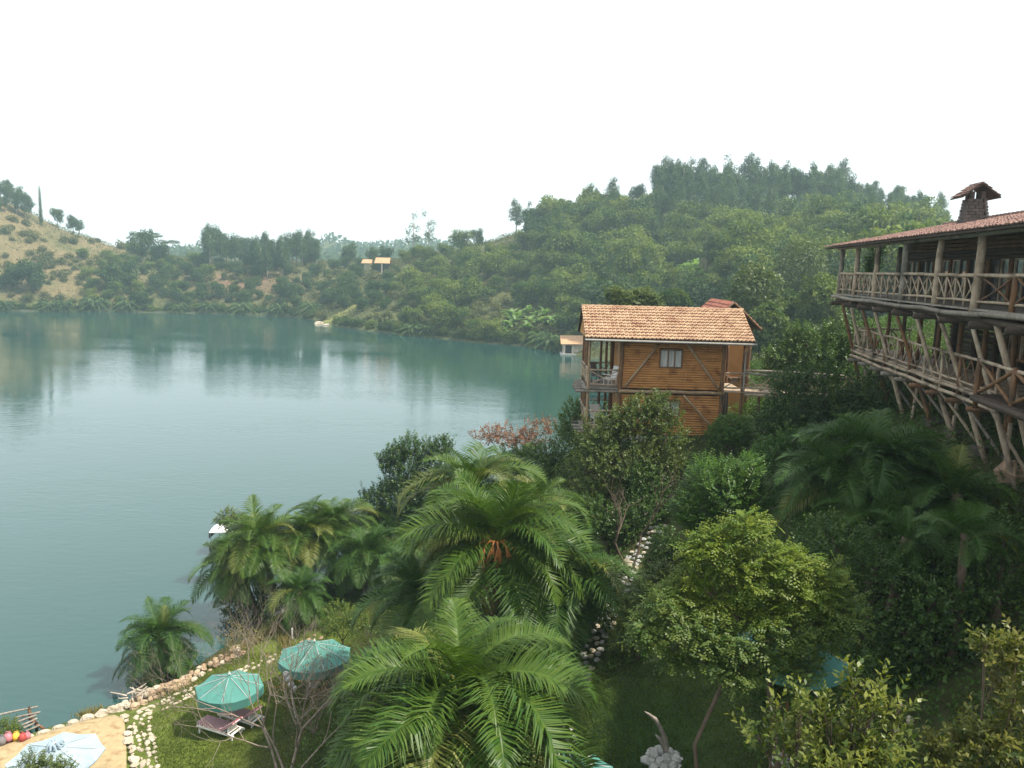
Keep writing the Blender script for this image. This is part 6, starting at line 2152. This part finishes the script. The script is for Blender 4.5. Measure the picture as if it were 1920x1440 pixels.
# ------------------------------------------------------------------ things by the water
def jetty():
    c = atz(30, 1356, .4)
    R_ = root('broken_jetty', c, 'broken grey wooden jetty of thin slats sticking out over the water', 'jetty')
    for i, (x0, y0, x1, y1) in enumerate([(-10, 1342, 71, 1325), (28, 1346, 76, 1335), (34, 1353, 68, 1341), (40, 1360, 70, 1347), (44, 1365, 72, 1353), (48, 1371, 74, 1360)]):
        a, b_ = atz(x0, y0, .55), atz(x1, y1, .55)
        m = MB(); m.pole(a, b_, .045, .04, 6, 3, .01); m.build('slat', W_GREY, R_)
    for (x0, y0, x1, y1) in [(53, 1327, 70, 1362), (60, 1352, 82, 1366)]:
        a, b_ = atz(x0, y0, .48), atz(x1, y1, .48)
        m = MB(); m.pole(a, b_, .06, .06, 6, 3, .01); m.build('bearer', W_BROWN, R_)
    for px, py in [(55, 1330), (68, 1358), (-5, 1345)]:
        a = atz(px, py, .5); m = MB(); m.tube([(a[0], a[1], -2.5), (a[0], a[1], .62)], [.07, .06], 7); m.build('pile', W_DARK, R_)


jetty()


def bundle(px, py, mat, label, sx, cat, name):
    q = atz(px, py, 1.15); sx *= .75
    g = max(gz(q[0], q[1]) + .1, 1.05)
    R_ = empty(name, (q[0], q[1], g), label, cat, 'beach toys and bags by the boulders', random.uniform(0, 3))
    m = MB(); m.tube([(0, 0, 0), (0, 0, sx * .5), (0, 0, sx * .95)], [sx * .42, sx * .5, sx * .30], 9, True, .5, .06); m.build('body', mat, R_, smooth=True)
    m = MB(); m.tube([(-sx * .38, 0, sx * .8), (-sx * .2, 0, sx * 1.2), (sx * .2, 0, sx * 1.2), (sx * .38, 0, sx * .8)], [sx * .04] * 4, 5); m.build('handle', mat, R_)


bundle(16, 1390, PINK, 'light pink bag on the sand beside the grey bag', .5, 'bag', 'beach_bag')
bundle(31, 1388, YELLOW, 'yellow bucket between the pink bag and the red one', .42, 'bucket', 'bucket')
bundle(43, 1392, RED, 'red bag right of the yellow bucket', .42, 'bag', 'beach_bag')
bundle(52, 1388, PINK, 'small pink red bag at the right end of the beach things', .36, 'bag', 'beach_bag')
bundle(3, 1398, GREYBAG, 'dark grey bag at the left picture edge on the sand', .5, 'bag', 'beach_bag')


def driftpile():
    q = atz(256, 1308, .9)
    R_ = root('driftwood_pile', q, 'heap of bleached white driftwood sticks on the corner of the shore wall', 'driftwood')
    for i in range(16):
        a = random.uniform(0, 6.28); ln = random.uniform(.35, .75)
        p = Vector((q[0] + random.uniform(-.45, .45), q[1] + random.uniform(-.25, .25), .95 + random.uniform(0, .2)))
        d = Vector((math.cos(a), math.sin(a), random.uniform(-.1, .7))) * ln
        m = MB(); m.pole(p, p + d, .045, .02, 5, 3, .06); m.build('stick', BONE, R_)


BONE = surf('bleached_wood', (.48, .42, .34), (.34, .29, .23), 6, .8, .3)
driftpile()


def boat():
    c = atz(426, 1034, .0)
    R_ = root('moored_boat', (c[0], c[1], 0), 'small moored boat with a white canopy, half hidden by the shore palms', 'boat')
    x, y = float(c[0]), float(c[1])
    L_, W2 = 4.6, 1.7
    secs = []
    for i in range(9):
        u = i / 8; w = W2 / 2 * (1 - max(0, (u - .55) / .45) ** 2.2) + .02
        X = x - L_ / 2 + 1.3 + L_ * u
        secs.append([(X, y - w, .55 + .2 * u * u), (X, y - w * .75, 0), (X, y, -.25), (X, y + w * .75, 0), (X, y + w, .55 + .2 * u * u)])
    V = [p for s in secs for p in s]; F = []
    for i in range(8):
        for j in range(4):
            a = i * 5 + j; F.append((a, a + 1, a + 6, a + 5))
    F.append((0, 1, 2, 3, 4))
    m = MB(); m.quadmesh(V, F); m.build('hull', GREYBAG, R_)
    m = MB()
    V = []
    for i in range(5):
        u = i / 4
        for j in range(5):
            v = j / 4
            V.append((x - .9 + 2.6 * u, y - 1.0 + 2.0 * v, 1.75 + .16 * math.sin(v * math.pi) + .05 * math.sin(u * math.pi)))
    F = [(i * 5 + j, (i + 1) * 5 + j, (i + 1) * 5 + j + 1, i * 5 + j + 1) for i in range(4) for j in range(4)]
    nv = len(V)
    V += [(a, b_, c_ - .05) for a, b_, c_ in V]; F += [tuple(nv + k for k in reversed(f)) for f in F]
    m.quadmesh(V, F); m.build('canopy', WHITE, R_)
    m = MB(); m.box((x - .93, y, 1.5), (.04, 1.9, .42)); m.build('side_curtain', GREYBAG, R_)
    for dx in (-.85, 1.6):
        for dy in (-.9, .9):
            m = MB(); m.tube([(x + dx, y + dy * .8, .4), (x + dx, y + dy, 1.78)], [.025, .025], 6); m.build('canopy_post', METAL, R_)
    boxo('bench', (x + .4, y, .4), (.4, 1.2, .08), W_BROWN, R_)


boat()


def lamp():
    q = hit(556, 1345)
    R_ = root('garden_lamp', (q[0], q[1], q[2]), 'grey garden lamp post with knobbly head behind the leafless tree', 'lamp post')
    Y = float(q[1])
    pts = [aty(556, 1340, Y), aty(548, 1310, Y), aty(545, 1290, Y)]
    m = MB(); m.tube([(q[0], q[1], q[2] - .1), tuple(pts[1]), tuple(pts[2])], [.05, .045, .05], 8, True, .5, .1); m.build('post', METAL, R_)
    for i, (px, py, r_) in enumerate([(546, 1284, .13), (540, 1272, .14), (536, 1264, .12), (552, 1290, .10)]):
        p = aty(px, py, Y)
        m = MB(); m.tube([tuple(p + np.array([0, 0, -r_])), tuple(p + np.array([0, 0, -r_ * .4])), tuple(p + np.array([0, 0, r_ * .4])), tuple(p + np.array([0, 0, r_]))], [r_ * .4, r_, r_, r_ * .4], 9); m.build('head', METAL, R_, smooth=True)
    q = hit(548, 1198)
    R2 = root('marker_post', (q[0], q[1], q[2]), 'short white marker post on the dark lawn under the shore palms', 'post')
    m = MB(); m.tube([(q[0], q[1], q[2] - .1), (q[0], q[1], q[2] + .55)], [.05, .045], 8); m.build('post', WHITE, R2)
    m = MB(); m.tube([(q[0], q[1], q[2] + .55), (q[0], q[1], q[2] + .62)], [.06, .03], 8); m.build('cap', WHITE, R2)


lamp()
